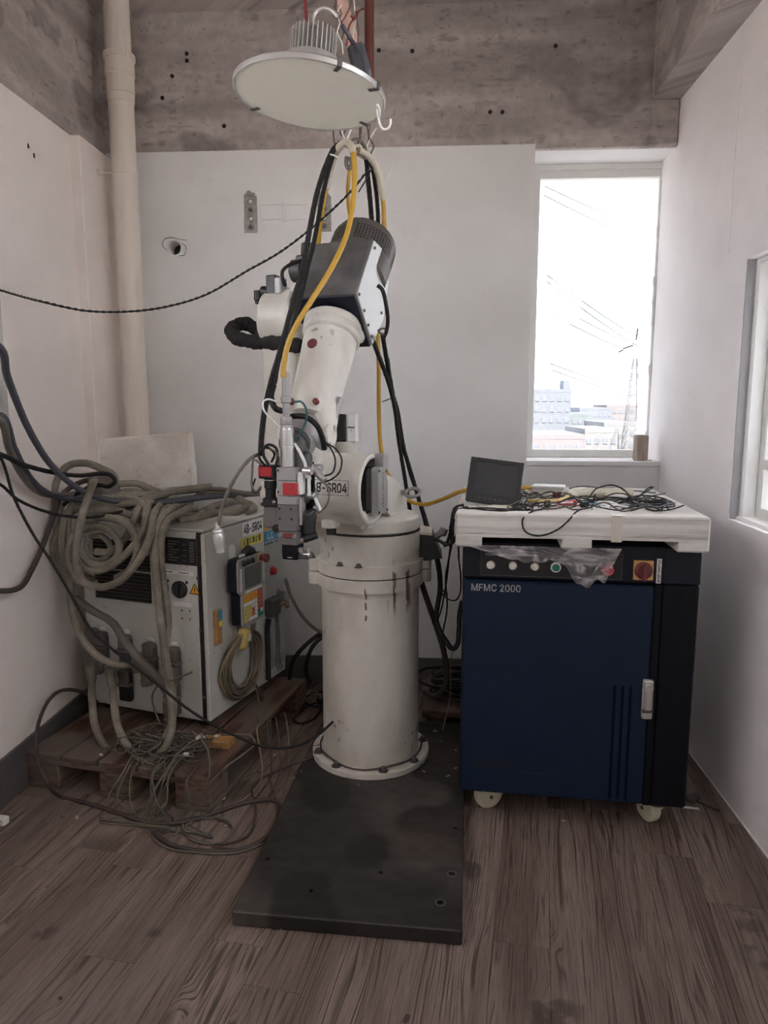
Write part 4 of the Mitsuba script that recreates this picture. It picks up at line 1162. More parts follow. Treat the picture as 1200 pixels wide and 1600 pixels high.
part(ck, 'blue_sticker_print', TM(GM(.510, .888, .0040), cat(box(.005, .030, .0006, .0002, at=(-.005, 0, .0003)), box(.022, .005, .0006, .0002, at=(.006, -.013, .0003)), box(.005, .030, .0006, .0002, at=(.026, 0, .0003)), box(.022, .005, .0006, .0002, at=(.036, -.013, .0003)), box(.022, .005, .0006, .0002, at=(.036, .013, .0003)))), 'm_white')
part(ck, 'small_print', TM(GM(.545, .852, .0030), cat([box(.009, .010, .0006, .0002, at=(-.07 + .0135 * i, 0, .0003)) for i in range(11) if i != 6])), 'm_teal')
part(ck, 'red_lamp', TM(GM(.535, .715), lathe([(0, 0), (.022, 0), (.022, .005), (.016, .007), (.016, .022), (.012, .026), (0, .026)], 28)), 'm_red', label='small red push button')
part(ck, 'latch', ong(.058, .580, .042, .150, .018, .004), 'm_blockwood', label='brown latch plate')
part(ck, 'latch_label', ong(.066, .630, .030, .045, .0190, .001), 'm_label_blue')
part(ck, 'latch_print', ong(.066, .592, .024, .024, .0190, .001), 'm_label_yellow')
part(ck, 'vent_frame', ong(.580, .400, .150, .250, .006, .002), 'm_cabinet_grey')
vs = mikit.ply(TM(GM(0, 0), mv(box(.13, .004, .004, .001), (0, 0, .008), rx=30)), 'm_boxgrey')
for i in range(22):
    again(ck, 'vent_slat', vs, trimesh.transformations.translation_matrix((CM @ np.array([0, .580, .290 + i * .0102, 0]))[:3]))
part(ck, 'socket_block', ong(.500, .55, .085, .085, .045, .006), 'm_steel_dark', label='dark socket block')
part(ck, 'socket_block', ong(.600, .575, .050, .080, .050, .006), 'm_alu_dull')
part(ck, 'ribbed_conduit', TM(GM(.452, .345, .016), corrugated([(0, -.14, 0), (0, 0, .002), (.004, .12, 0), (.02, .15, 0)], .014, .011, .003, 12)), 'm_black')
for i in range(4):
    part(ck, 'stray_lead', TM(GM(.55, .53, .035), cable([(-.03, .01 * i, 0), (.0, .02 + .006 * i, .02), (.04, .012 * i - .01, .015), (.08, .02 - .012 * i, .005)], .0028, 6, .01)), ('m_cable_tan', 'm_cable_olive', 'm_yellow_pale', 'm_cable_grey')[i])
for i in range(3):
    part(ck, 'stray_lead', TM(GM(.53, .50, .028), cable([(.012 * i - .02, .02, 0), (.015 * i - .02, -.10, .004), (.018 * i - .03, -.22, .006), (.02 * i, -.28, 0)], .0028, 6, .02)), 'm_cable_grey')
part(ck, 'cable_hook', TM(GM(.205, .535), box(.018, .05, .010, .003, at=(0, -.03, .005)), box(.018, .012, .075, .003, at=(0, -.05, .037)), box(.018, .03, .008, .002, at=(0, -.04, .072))), 'm_cabinet', label='cable hook')
part(ck, 'pendant_hook', TM(GM(.195, .880), lathe([(0, 0), (.024, 0), (.024, .004), (0, .004)], 24), box(.048, .045, .005, .002, at=(0, -.02, .0025)), box(.048, .008, .05, .002, at=(0, -.035, .025)), box(.048, .03, .006, .002, at=(0, -.03, .05))), 'm_white', label='white hook of the pendant')

# teach pendant on the side door
tk = thing('teach_pendant', 'grey teach pendant with coloured keys hanging on the controller side door', 'teach pendant')
PV, PZ0 = .232, .705            # along the door, mid height
PSC = np.diag([.87, .87, .87, 1.0])


def PM_(off):
    return GM(PV, PZ0, off * .87) @ PSC


body = Polygon([(-.105, -.165), (.085, -.165), (.090, .0), (.118, .02), (.118, .150), (.104, .172), (-.118, .172), (-.132, .158), (-.132, .015), (-.105, -.01)]).buffer(-.006).buffer(.006)
part(tk, 'back_shell', TM(PM_(.030), prism(body, .050)), 'm_navy', label='dark back shell', smooth=20)
part(tk, 'front_shell', TM(PM_(.080), prism(body, .012)), 'm_alu_dull', smooth=20)
part(tk, 'wall_rest', TM(PM_(0), box(.10, .05, .032, .004, at=(0, .12, .016))), 'm_black')
part(tk, 'screen', TM(PM_(.092), box(.155, .108, .0016, .0005, at=(.0, .072, .0008))), 'm_screen_grey', label='grey screen')
kb = lambda x, y, w, h, m: part(tk, 'key', TM(PM_(.092), box(w, h, .004, .0012, at=(x, y, .002))), m)
for i in range(7):
    kb(-.115, .022 + i * .0165, .014, .0135, 'm_white')
    kb(.103, .030 + i * .0160, .013, .013, 'm_white')
for i in range(8):
    kb(-.070 + i * .020, .002, .017, .012, 'm_white')
kc = [['m_orange', 'm_orange', 'm_orange', 'm_orange', 'm_orange', 'm_red_key', 'm_red_key'],
      ['m_orange', 'm_orange', 'm_orange', 'm_orange', 'm_orange', 'm_red_key', 'm_red_key'],
      ['m_white', 'm_white', 'm_white', 'm_white', 'm_white', 'm_red_key', 'm_red_key'],
      ['m_key_yellow', 'm_key_yellow', 'm_key_yellow', 'm_white', 'm_white', 'm_red_key', 'm_red_key'],
      ['m_key_yellow', 'm_key_yellow', 'm_key_yellow', 'm_red_key', 'm_white', 'm_red_key', 'm_red_key'],
      ['m_key_yellow', 'm_key_yellow', 'm_key_yellow', 'm_red_key', 'm_white', 'm_green', 'm_white'],
      ['m_key_yellow', 'm_key_yellow', 'm_white', 'm_white', 'm_white', 'm_green', 'm_green']]
for j, row in enumerate(kc):
    for i, m in enumerate(row):
        kb(-.086 + i * .0265, -.0185 - j * .0205, .022, .0165, m)
for i, x in enumerate((-.085, -.045, -.01)):
    part(tk, 'mode_knob', TM(PM_(.092), lathe([(0, 0), (.014, 0), (.012, .014), (0, .015)], 20, trimesh.transformations.translation_matrix((x, .150, 0)))), 'm_black')
part(tk, 'emergency_button', TM(PM_(.092), lathe([(0, 0), (.017, 0), (.017, .006), (.011, .010), (.011, .022), (.021, .026), (.021, .042), (.017, .046), (0, .046)], 28, trimesh.transformations.translation_matrix((.075, .148, 0)))), 'm_red_dark', label='dark red emergency button')
part(tk, 'emergency_collar', TM(PM_(.092), ring((.075, .148, 0), (.075, .148, .005), .025, .018, n=28)), 'm_key_yellow')
part(tk, 'space_mouse', TM(PM_(.05), hull([(.0, .185, .0, .020), (.045, .185, .01, .022), (.02, .205, .005, .016)], 2)), 'm_black', label='black grip knob on top')

# its cable, coiled on the hook
qk = thing('pendant_cable', 'coil of thin brown and olive cable hanging from the hook on the controller side door', 'cable coil')
HV, HZ = .215, .375
for i in range(17):
    r_ = rng.random
    w_, h_ = .085 + .075 * (i + .5) / 17 + .012 * r_(), .105 + .062 * (i + .5) / 17 + .010 * r_()
    pts = []
    ph, st = r_() * 6, .010 * (r_() - .5)
    for a in np.linspace(0, 2 * math.pi, 18, endpoint=False):
        up = max(0, math.cos(a))
        x = w_ * math.sin(a) * (1 - .40 * up ** 2) + st
        y = h_ * math.cos(a) + (.145 - h_) * up ** 3
        pts.append((x + .004 * (r_() - .5), y, .014 + .030 * up + .012 * r_() + .006 * math.sin(a * 2 + ph)))
    part(qk, 'loop', TM(GM(HV, HZ), cable(pts, .0036 + .0012 * r_(), 7, .02, True)), ('m_cable_tan', 'm_cable_olive', 'm_cable_grey', 'm_cable_olive', 'm_cable_brown')[i % 5])
part(qk, 'tape', TM(GM(HV - .01, HZ + .115), hull([(-.01, .03, .045, .022), (.012, .02, .045, .022), (-.02, -.03, .04, .020), (.0, -.035, .04, .018)], 2)), 'm_yellow_pale', label='yellowish tape round the coil')
for i in range(4):
    part(qk, 'lead', TM(GM(HV, HZ), cable([(.030 + .012 * i, .165, .055), (.028 + .008 * i, .14, .058), (.012 + .004 * i, .12, .055), (-.02 + .02 * i, .07, .040)], .0038, 7, .015)), 'm_cable_grey')
for i in range(4):
    z1 = -.36
    part(qk, 'tail', cable([GM(HV, HZ)[:3, :3] @ np.array(q) + GM(HV, HZ)[:3, 3] for q in ((.05, -.10, .05), (.10 + .01 * i, -.20, .04), (.115 + .02 * i, -.32, .05 + .01 * i))] + [np.array([-.70 + .03 * i, 2.80 + .05 * i, .16]), np.array([-.66 + .03 * i, 2.70 + .04 * i, .012]), np.array([-.70 + .05 * i, 2.50 + .03 * i, .008])], .0034, 7, .02), ('m_cable_tan', 'm_cable_brown', 'm_wire_brown', 'm_cable_olive')[i])

# ------------------------------------------------------------------ styrofoam slab behind the hoses
fm_ = man(box2((-.27, -.035, 0), (.265, .035, .27), .012))
fm_ = tri(fm_).subdivide().subdivide().subdivide().subdivide()
v = fm_.vertices
n_ = meshkit.fbm(v * 22, 3, 4) - .5
fm_.vertices = v + np.c_[n_ * .012, (meshkit.fbm(v * 18 + 7, 3, 5) - .5) * .014, (meshkit.fbm(v * 20 + 3, 3, 6) - .5) * .012 + .035 * np.clip(-v[:, 0] - .2, 0, 1) * 0]
SL = yaw(-6, (-1.365, 3.345, 1.083)) @ rotm((0, 1, 0), -5) @ rotm((1, 0, 0), -9)
solo('foam_slab', TM(SL, fm_), 'm_foam', 'stained white styrofoam slab standing on the controller behind the hoses', 'foam slab', smooth=40)

# ------------------------------------------------------------------ hoses on and around the controller
hc = thing('hose_coil', 'heap of thick grey green hose coiled over the front left of the controller', 'hose coil')
HR = .0155
front = [
    [(-1.136,2.980,1.075),(-1.096,2.800,1.059),(-1.085,2.740,1.007),(-1.107,2.720,0.934),(-1.154,2.720,0.867),(-1.221,2.730,0.806),(-1.308,2.750,0.776),(-1.393,2.770,0.794),(-1.437,2.780,0.849),(-1.448,2.790,0.921),(-1.422,2.800,0.985)],
    [(-1.194,3.000,1.083),(-1.132,2.820,1.071),(-1.126,2.780,1.020),(-1.158,2.760,0.956),(-1.223,2.770,0.891),(-1.301,2.790,0.841),(-1.373,2.800,0.835),(-1.418,2.810,0.869)],
    [(-1.362,2.860,1.042),(-1.265,2.800,1.047),(-1.192,2.770,1.027),(-1.155,2.760,0.972),(-1.158,2.760,0.905),(-1.200,2.770,0.836),(-1.258,2.790,0.804)],
    [(-1.404,2.830,0.993),(-1.340,2.810,1.011),(-1.274,2.790,0.996),(-1.235,2.780,0.949),(-1.249,2.780,0.891),(-1.314,2.790,0.854),(-1.376,2.800,0.867),(-1.415,2.820,0.910),(-1.411,2.830,0.967)],
    [(-1.388,2.860,0.961),(-1.330,2.840,0.966),(-1.295,2.830,0.931),(-1.309,2.830,0.883),(-1.363,2.840,0.864),(-1.404,2.850,0.888),(-1.412,2.860,0.929)],
    [(-1.403,2.950,1.183),(-1.359,2.800,1.137),(-1.365,2.760,1.078),(-1.380,2.750,1.007),(-1.396,2.750,0.930),(-1.403,2.760,0.849),(-1.388,2.780,0.786),(-1.350,2.800,0.766)],
    [(-1.516,2.920,1.053),(-1.513,2.880,1.000),(-1.518,2.870,0.926),(-1.506,2.870,0.855),(-1.458,2.860,0.803),(-1.386,2.850,0.782)],
    [(-1.488,2.960,1.102),(-1.504,2.920,1.058),(-1.505,2.900,0.975),(-1.489,2.890,0.895),(-1.439,2.880,0.832),(-1.353,2.860,0.813)],
    [(-1.416,2.920,1.054),(-1.329,2.900,1.068),(-1.245,2.880,1.056),(-1.169,2.860,1.025),(-1.161,2.860,0.964),(-1.207,2.860,0.899)],
]
for p in front:
    part(hc, 'loop', cable(p, HR * (.85 if p is front[4] else 1), 10, .015), 'm_hose')
topl = [
    [(-1.562,2.930,0.947),(-1.563,2.920,1.020),(-1.535,2.930,1.089),(-1.477,2.950,1.117),(-1.415,2.970,1.096),(-1.370,2.940,1.057),(-1.391,2.920,1.021),(-1.452,2.920,1.021)],
    [(-1.523,2.940,1.017),(-1.550,2.910,0.967),(-1.551,2.900,0.876),(-1.517,2.890,0.807),(-1.449,2.870,0.768),(-1.378,2.860,0.761)],
    [(-1.392,3.450,1.020),(-1.180,2.840,1.068),(-1.196,2.820,1.013),(-1.236,2.820,0.949),(-1.292,2.820,0.906),(-1.356,2.830,0.903)],
    [(-1.357,2.980,1.112),(-1.298,3.040,1.127),(-1.216,3.060,1.114),(-1.305,3.476,1.030),(-1.222,3.369,1.020),(-1.076,2.860,1.066),(-1.085,2.810,1.026),(-1.096,2.790,0.967),(-1.132,2.780,0.906)],
    [(-1.443,2.920,1.075),(-1.374,2.930,1.107),(-1.298,2.960,1.115),(-1.227,2.960,1.099),(-1.155,2.860,1.076)],
    [(-1.033,3.365,1.016),(-0.975,3.402,1.030),(-0.920,3.526,1.020),(-0.816,3.335,1.016),(-0.821,3.211,1.016)],
    [(-1.532,2.900,0.996),(-1.570,2.900,0.919),(-1.565,2.900,0.826),(-1.513,2.900,0.771)],
    [(-1.443,3.020,1.123),(-1.387,3.020,1.151),(-1.325,3.040,1.160),(-1.262,3.060,1.158),(-1.192,3.060,1.131),(-1.127,3.050,1.107)],
    [(-1.469,3.696,1.020),(-1.313,3.551,1.020),(-1.198,3.582,1.030),(-0.988,3.150,1.116),(-0.901,3.150,1.111),(-0.820,3.100,1.089),(-0.772,3.000,1.070),(-0.795,2.960,1.054),(-0.863,2.950,1.054),(-0.924,2.900,1.045),(-1.006,2.840,1.038)],
    [(-1.083,3.026,1.016),(-1.017,3.030,1.016),(-1.031,3.239,1.016),(-1.022,3.410,1.016),(-0.990,3.546,1.020),(-1.054,3.803,1.020),(-1.130,3.802,1.030),(-1.181,3.634,1.030)],
    [(-1.506,3.000,1.130),(-1.414,2.980,1.106),(-1.294,2.960,1.093),(-1.183,2.960,1.094),(-1.220,3.297,1.030),(-1.122,3.260,1.030)],
    [(-1.523,2.980,1.072),(-1.424,2.940,1.089),(-1.332,2.920,1.082),(-1.226,2.930,1.092),(-1.279,3.322,1.020)],
    [(-1.550,2.960,1.014),(-1.487,2.940,1.061),(-1.388,2.920,1.070),(-1.286,2.940,1.074),(-1.170,3.000,1.111),(-1.073,3.060,1.132),(-0.964,3.150,1.139)],
    [(-1.445,3.050,1.136),(-1.349,3.000,1.120),(-1.243,3.000,1.115),(-1.168,3.040,1.122)],
    [(-1.588,2.950,1.048),(-1.587,2.960,1.129),(-1.571,2.980,1.195),(-1.533,3.000,1.243),(-1.469,3.020,1.250),(-1.407,3.030,1.227),(-1.362,3.040,1.199),(-1.347,3.040,1.160)],
]
for p in topl:
    part(hc, 'loop', cable(p, HR, 10, .015), 'm_hose')
part(hc, 'fabric_wrap', hull([(*q, r) for q, r in zip([(-1.410,2.980,1.169),(-1.357,3.000,1.175),(-1.365,2.970,1.135),(-1.349,3.000,1.126)], (.035, .03, .04, .035))], 2), 'm_cable_grey', label='grey cloth wrapping')

hang = [('hose', 'grey green hose over the controller front, left of its twin, ending in the leftmost plug', [(-1.157,3.447,1.016),(-1.172,3.342,1.018),(-1.038,2.830,1.076),(-1.062,2.770,1.038),(-1.073,2.750,0.962),(-1.074,2.740,0.861),(-1.062,2.720,0.736),(-1.045,2.700,0.617),(-1.021,2.680,0.466),(-0.998,2.660,0.355),(-1.001,2.640,0.258),(-1.032,2.620,0.192),(-1.096,2.620,0.147),(-1.184,2.640,0.115),(-1.275,2.660,0.135),(-1.338,2.700,0.196),(-1.387,2.780,0.275),(-1.423,2.860,0.341),(-1.442,2.900,0.388)], HR, 'm_hose'),
        ('hose', 'grey green hose over the controller front, right of its twin, looping to the second plug', [(-1.086,3.297,1.016),(-0.980,2.800,1.076),(-1.029,2.780,1.047),(-1.050,2.760,0.991),(-1.059,2.760,0.914),(-1.054,2.760,0.796),(-1.039,2.750,0.694),(-1.033,2.730,0.607),(-1.043,2.710,0.521),(-1.023,2.680,0.426),(-0.997,2.640,0.338),(-0.987,2.600,0.250),(-1.016,2.560,0.174),(-1.083,2.560,0.138),(-1.161,2.600,0.171),(-1.228,2.660,0.229),(-1.275,2.740,0.301),(-1.320,2.830,0.355),(-1.339,2.870,0.384)], HR, 'm_hose'),
        ('hose', 'hose sagging down the left edge of the controller front towards the middle plugs', [(-1.500,2.900,0.810),(-1.492,2.860,0.710),(-1.461,2.820,0.617),(-1.408,2.780,0.543),(-1.335,2.760,0.478),(-1.264,2.770,0.443),(-1.222,2.810,0.432),(-1.220,2.860,0.450)], HR * .95, 'm_hose'),
        ('hose', 'darker grey hose running diagonally across the lower controller front', [(-1.470,2.860,0.696),(-1.377,2.820,0.654),(-1.292,2.800,0.615),(-1.226,2.770,0.542),(-1.153,2.750,0.464),(-1.088,2.740,0.407),(-1.056,2.760,0.328)], .0165, 'm_cable_grey'),
        ('hose', 'brownish hose hanging from the wall to the left side of the hose coil', [(-1.570,2.447,0.838),(-1.530,2.544,0.818),(-1.557,2.700,0.858),(-1.553,2.800,0.952),(-1.551,2.880,1.045),(-1.532,2.940,1.132),(-1.465,2.980,1.177),(-1.390,3.000,1.189)], .0105, 'm_cable_brown'),
        ('cable', 'thick blue grey cable sagging from the electrical box across the top of the controller', [(-1.385,2.300,1.687),(-1.432,2.420,1.591),(-1.454,2.560,1.420),(-1.447,2.680,1.280),(-1.410,2.760,1.193),(-1.357,2.840,1.132),(-1.276,2.920,1.098),(-1.143,3.000,1.086),(-0.944,3.080,1.102),(-0.705,3.150,1.112)], .0125, 'm_cable_blue'),
        ('cable', 'thick grey cable dropping from the electrical box to the hose coil, nearer the wall', [(-1.463,2.400,1.450),(-1.494,2.500,1.346),(-1.522,2.620,1.238),(-1.542,2.760,1.159),(-1.529,2.880,1.128),(-1.473,2.960,1.124),(-1.395,3.000,1.109)], .0135, 'm_cable_grey'),
        ('cable', 'second thick grey cable beside it under the electrical box', [(-1.477,2.440,1.461),(-1.499,2.540,1.344),(-1.518,2.660,1.227),(-1.527,2.780,1.156),(-1.513,2.900,1.115),(-1.433,2.960,1.097)], .0125, 'm_cable_blue'),
        ('cable', 'black cable entering at the left and curling over the hose coil top', [(-1.482,2.400,1.333),(-1.477,2.540,1.286),(-1.456,2.720,1.239),(-1.413,2.860,1.213),(-1.363,2.920,1.216),(-1.328,2.940,1.209),(-1.308,2.940,1.182),(-1.337,2.940,1.160),(-1.391,2.940,1.165),(-1.477,2.940,1.127),(-1.531,2.920,1.080)], .0088, 'm_rubber'),
        ('cable', 'thin black cable entering at the left below the others and lying over the hose loops', [(-1.525,2.460,1.226),(-1.513,2.560,1.154),(-1.485,2.680,1.094),(-1.416,2.740,1.063),(-1.342,2.780,1.055),(-1.261,2.860,1.064),(-1.222,3.000,1.083),(-1.131,3.060,1.109)], .0058, 'm_rubber'),
        ('cable', 'thin black cable running from the left edge diagonally down to the pedestal', [(-1.460,2.360,1.350),(-1.440,2.420,1.173),(-1.403,2.460,1.037),(-1.350,2.480,0.928),(-1.289,2.500,0.785),(-1.242,2.520,0.670),(-1.145,2.520,0.581),(-1.035,2.520,0.494),(-0.882,2.540,0.353),(-0.740,2.550,0.265),(-0.596,2.560,0.208),(-0.486,2.600,0.202),(-0.415,2.660,0.223),(-0.372,2.720,0.244)], .0052, 'm_rubber'),
        ('cable', 'dark cable running along the wall behind the controller top to the welding head', [(-1.646,3.100,1.088),(-1.427,3.200,1.095),(-1.218,3.200,1.097),(-1.084,3.200,1.109),(-0.921,3.100,1.134),(-0.781,3.000,1.130),(-0.649,2.900,1.135),(-0.536,2.750,1.147)], .0095, 'm_cable_grey'),
        ]
START = {'thick blue grey': [(-1.506, 2.12, 1.80), (-1.49, 2.22, 1.74)], 'thick grey cable': [(-1.555, 2.36, 1.437)], 'second thick': [(-1.555, 2.44, 1.437)],
         'black cable entering': [(-1.585, 1.70, 1.34), (-1.54, 2.05, 1.35)], 'thin black cable entering': [(-1.585, 1.75, 1.22), (-1.54, 2.1, 1.26)],
         'thin black cable running': [(-1.585, 1.70, 1.52), (-1.52, 2.05, 1.44)], 'brownish hose': [(-1.585, 2.10, 1.02)]}
for nm, lb, p, r, m in hang:
    for key, pre in START.items():
        if lb.startswith(key):
            p = pre + list(p)
    k = thing(nm, lb, nm)
    part(k, 'line', cable(p, r, 10, .015), m)
    if 'plug' in lb and nm == 'hose' and p[-1][2] < .5:
        q = np.array(p[-1])
        part(k, 'plug', cat(cyl(q - [0, 0, .07], q + [0, 0, .005], .020, n=20), cyl(q - [0, 0, .03], q + [0, 0, .01], .024, n=20)), 'm_hose', label='pale screw plug')

k = thing('test_lead', 'grey lead arching from the welding head to a hanging round connector', 'lead')
part(k, 'line', cable([(-0.537,2.300,1.345),(-0.563,2.270,1.331),(-0.596,2.250,1.292),(-0.630,2.240,1.231),(-0.655,2.240,1.170),(-0.667,2.240,1.120)], .0062, 8, .012), 'm_cable_grey')
q = (-0.6664,2.2400,1.0829)
part(k, 'connector', TM(align((.12, 0, -1), (q[0] - .006, q[1], q[2] + .045)), lathe([(0, 0), (.007, 0), (.008, .018), (.017, .024), (.0185, .030), (.017, .034), (.0185, .040), (.0195, .048), (.0195, .062), (.018, .066), (.0165, .085), (.015, .086), (.015, .098), (0, .098)], 28)), 'm_alu', label='ribbed silver connector')

k = thing('twisted_cable', 'thin twisted black cable sagging across the back wall from left to the hanging hoses', 'cable')
p = spline([(-1.580,2.548,1.920),(-1.241,2.300,1.826),(-1.144,2.400,1.808),(-1.040,2.460,1.810),(-0.921,2.500,1.827),(-0.776,2.540,1.874),(-0.638,2.580,1.959),(-0.517,2.600,2.029),(-0.384,2.620,2.132),(-0.271,2.620,2.232),(-0.213,2.620,2.300)], .004)
t_ = np.arange(len(p)) * .004 * 2 * math.pi / .045
for ph in (0, math.pi):
    part(k, 'strand', sweep(p + .0022 * np.c_[np.cos(t_ + ph), np.sin(t_ + ph) * .3, np.sin(t_ + ph)], .0023, 6), 'm_rubber')

# ------------------------------------------------------------------ blue laser cabinet
BM = yaw(5, (.122, 2.472, 0))
BW, BD, BZ0, BZ1 = .785, .72, .108, 1.034


def BL(*ms):
    return TM(BM, *ms)


def bb(x0, x1, z0, z1, d=.004, c=.001, y=0.0):
    """a plate on the blue cabinet's front"""
    return BL(box2((x0, y - d, z0), (x1, y + .001, z1), c))


bk = thing('laser_cabinet', 'dark blue laser power cabinet on cream castors in front of the window', 'cabinet')
part(bk, 'body', BL(box2((0, .022, BZ0), (BW, BD, BZ1), .006)), 'm_navy')
part(bk, 'side_post', BL(box2((.668, -.006, BZ0), (BW, .024, .905), .006)), 'm_navy_black', label='near black front post')
part(bk, 'head_panel', BL(box2((0, -.004, .905), (BW, .024, BZ1), .005)), 'm_navy')
part(bk, 'head_panel_end', BL(box2((.668, -.007, .907), (BW, -.002, BZ1 - .004), .002)), 'm_navy')
door = man(BL(box2((.006, -.012, BZ0 + .006), (.640, .022, .898), .006)))
for i in range(3):
    x = .523 + i * .0265
    door = door - man(BL(box2((x, -.04, .125), (x + .010, -.003, .545), .002)))
dk = part(bk, 'door', tri(door), 'm_blue', label='deep blue door', smooth=20)
for i in range(3):
    x = .523 + i * .0265
    part(dk, 'groove', BL(box2((x + .001, -.003, .126), (x + .009, .001, .544), .0005)), 'm_navy_black')
part(bk, 'door_strip', BL(box2((.641, -.006, BZ0), (.667, .022, .903), .003)), 'm_navy_black')
hd = part(bk, 'latch', BL(box2((.618, -.032, .437), (.652, -.010, .575), .004)), 'm_alu_latch', label='silver swing latch')
part(hd, 'lever', BL(box2((.623, -.041, .470), (.647, -.030, .545), .005), cyl((.635, -.045, .553), (.635, -.030, .553), .014)), 'm_alu')
part(hd, 'lock', BL(cyl((.630, -.040, .468), (.630, -.030, .468), .006), box2((.617, -.036, .462), (.653, -.03, .474), .001)), 'm_steel_dark')
part(bk, 'name_lettering', text('MFMC 2000', .024, BM @ frame((1, 0, 0), (0, 0, 1), o=(.030, -.0125, .862)), .0012, True, .168), 'm_lettering', label='pale lettering MFMC 2000')
part(bk, 'faint_mark', cat(*[TM(BM @ frame((1, 0, .05), (.25, 0, 1), o=(.050 + .026 * i, -.0118, .232)), box(.006 if i % 2 else .013, .028, .0012, .0003)) for i in range(6)], BL(box2((.045, -.0135, .214), (.20, -.0115, .218), .0004)), BL(box2((.20, -.0135, .200), (.30, -.0115, .206), .0004))), 'm_dark', label='faint dark maker mark')
part(bk, 'control_panel', bb(.062, .535, .916, 1.004, .0055, .001), 'm_black', label='black control panel')
ol = [bb(.062, .535, .916, .9172, .0066, .0002), bb(.062, .535, 1.0028, 1.004, .0066, .0002), bb(.062, .0632, .916, 1.004, .0066, .0002), bb(.5338, .535, .916, 1.004, .0066, .0002)]
part(bk, 'panel_outline', cat(ol), 'm_cable_grey', smooth=False)


def button(x, z, kind):
    L = lambda pr, m, n, lb=None: part(bk, n, TM(BM @ frame((1, 0, 0), (0, 0, 1), o=(x, -.0055, z)), lathe(pr, 28)), m, label=lb)
    if kind == 'lamp':
        L([(0, 0), (.0145, 0), (.0145, .004), (.0130, .007), (.0120, .012), (.008, .015), (0, .016)], 'm_white_warm', 'lamp', 'round white lamp')
    elif kind == 'green':
        L([(0, 0), (.0175, 0), (.0175, .006), (.0155, .008), (0, .008)], 'm_white', 'button_bezel')
        L([(0, .007), (.0125, .007), (.0125, .010), (.011, .011), (0, .011)], 'm_green', 'green_button', 'green push button')
    elif kind == 'key':
        L([(0, 0), (.017, 0), (.017, .006), (.015, .009), (0, .009)], 'm_alu', 'key_switch', 'silver key switch')
        part(bk, 'key_slot', BL(box2((x - .002, -.016, z - .008), (x + .002, -.012, z + .008), .0005)), 'm_black')
    else:
        L([(0, 0), (.014, 0), (.013, .010), (.0205, .013), (.0205, .022), (.017, .027), (0, .028)], 'm_red', 'stop_button', 'red mushroom stop button')
        part(bk, 'stop_mark', BL(*[cyl((x + .014 * math.cos(a), -.032, z + .014 * math.sin(a)), (x + .014 * math.cos(a), -.0335, z + .014 * math.sin(a)), .002, n=6) for a in np.linspace(0, 6.28, 12, endpoint=False)]), 'm_white')


BZc = .953
for x, kd in ((.097, 'lamp'), (.172, 'lamp'), (.246, 'lamp'), (.316, 'green'), (.396, 'key'), (.485, 'red')):
    button(x, BZc - .002 * x, kd)
for x, t in ((.098, 'POWER'), (.172, 'ACTIVE'), (.246, 'LASER'), (.316, 'START'), (.485, 'EMERGENCY')):
    part(bk, 'button_name', text(t, .0075, BM @ frame((1, 0, 0), (0, 0, 1), o=(x, -.0056, .990)), .0008, False, None, True), 'm_boxgrey')
part(bk, 'switch_plate', bb(.570, .634, .918, .985, .010, .001), 'm_label_tan', label='yellow square plate of the main switch')
part(bk, 'main_switch', TM(BM @ frame((1, 0, 0), (0, 0, 1), o=(.602, -.010, .951)), lathe([(0, 0), (.029, 0), (.029, .006), (.022, .010), (.020, .012), (0, .012)], 36), box(.013, .056, .030, .005, at=(0, -.004, .020))), 'm_red_dark', label='dark red rotary main switch')
part(bk, 'switch_sticker', bb(.645, .660, .908, .992, .0060, .0004), 'm_white', label='white sticker reading MAIN SWITCH')
part(bk, 'switch_lettering', text('MAIN SWITCH', .0088, BM @ frame((0, 0, 1), (-1, 0, 0), o=(.6525, -.0062, .950)), .0008, True, .076, True), 'm_black')
# castors
for i, (x, y) in enumerate(((.075, .075), (.70, .06), (.075, .64), (.70, .64))):
    wh = []
    M = BM @ trimesh.transformations.translation_matrix((x, y, 0)) @ rotm((0, 0, 1), (-62, 28, 30, -80)[i])
    n = part(bk, 'castor', TM(M, lathe([(0, -.020), (.042, -.020), (.052, -.013), (.053, 0), (.052, .013), (.042, .020), (0, .020)], 36, align((1, 0, 0), (.0, .035, .053)))), 'm_cream_castor', label='cream castor wheel')
    part(n, 'fork', TM(M, cyl((0, 0, .088), (0, 0, .108), .038, n=28), cyl((-.030, .035, .052), (.030, .035, .052), .007, n=12)), 'm_steel_dark')
    part(n, 'hood', TM(M, *[trimesh.convex.convex_hull(np.array([(x0 + sx_ * s2, y_, z_) for s2 in (0, .004) for y_, z_ in ((-.02, .095), (.045, .095), (.095, .072), (.09, .060), (.04, .045), (-.01, .06))])) for x0, sx_ in ((-.022, -1), (.022, 1))], box(.048, .05, .006, .002, at=(0, .01, .094))), 'm_cream_castor')
    part(n, 'brake', TM(M, box(.045, .030, .014, .005, at=(0, .088, .064))), 'm_cream_castor')

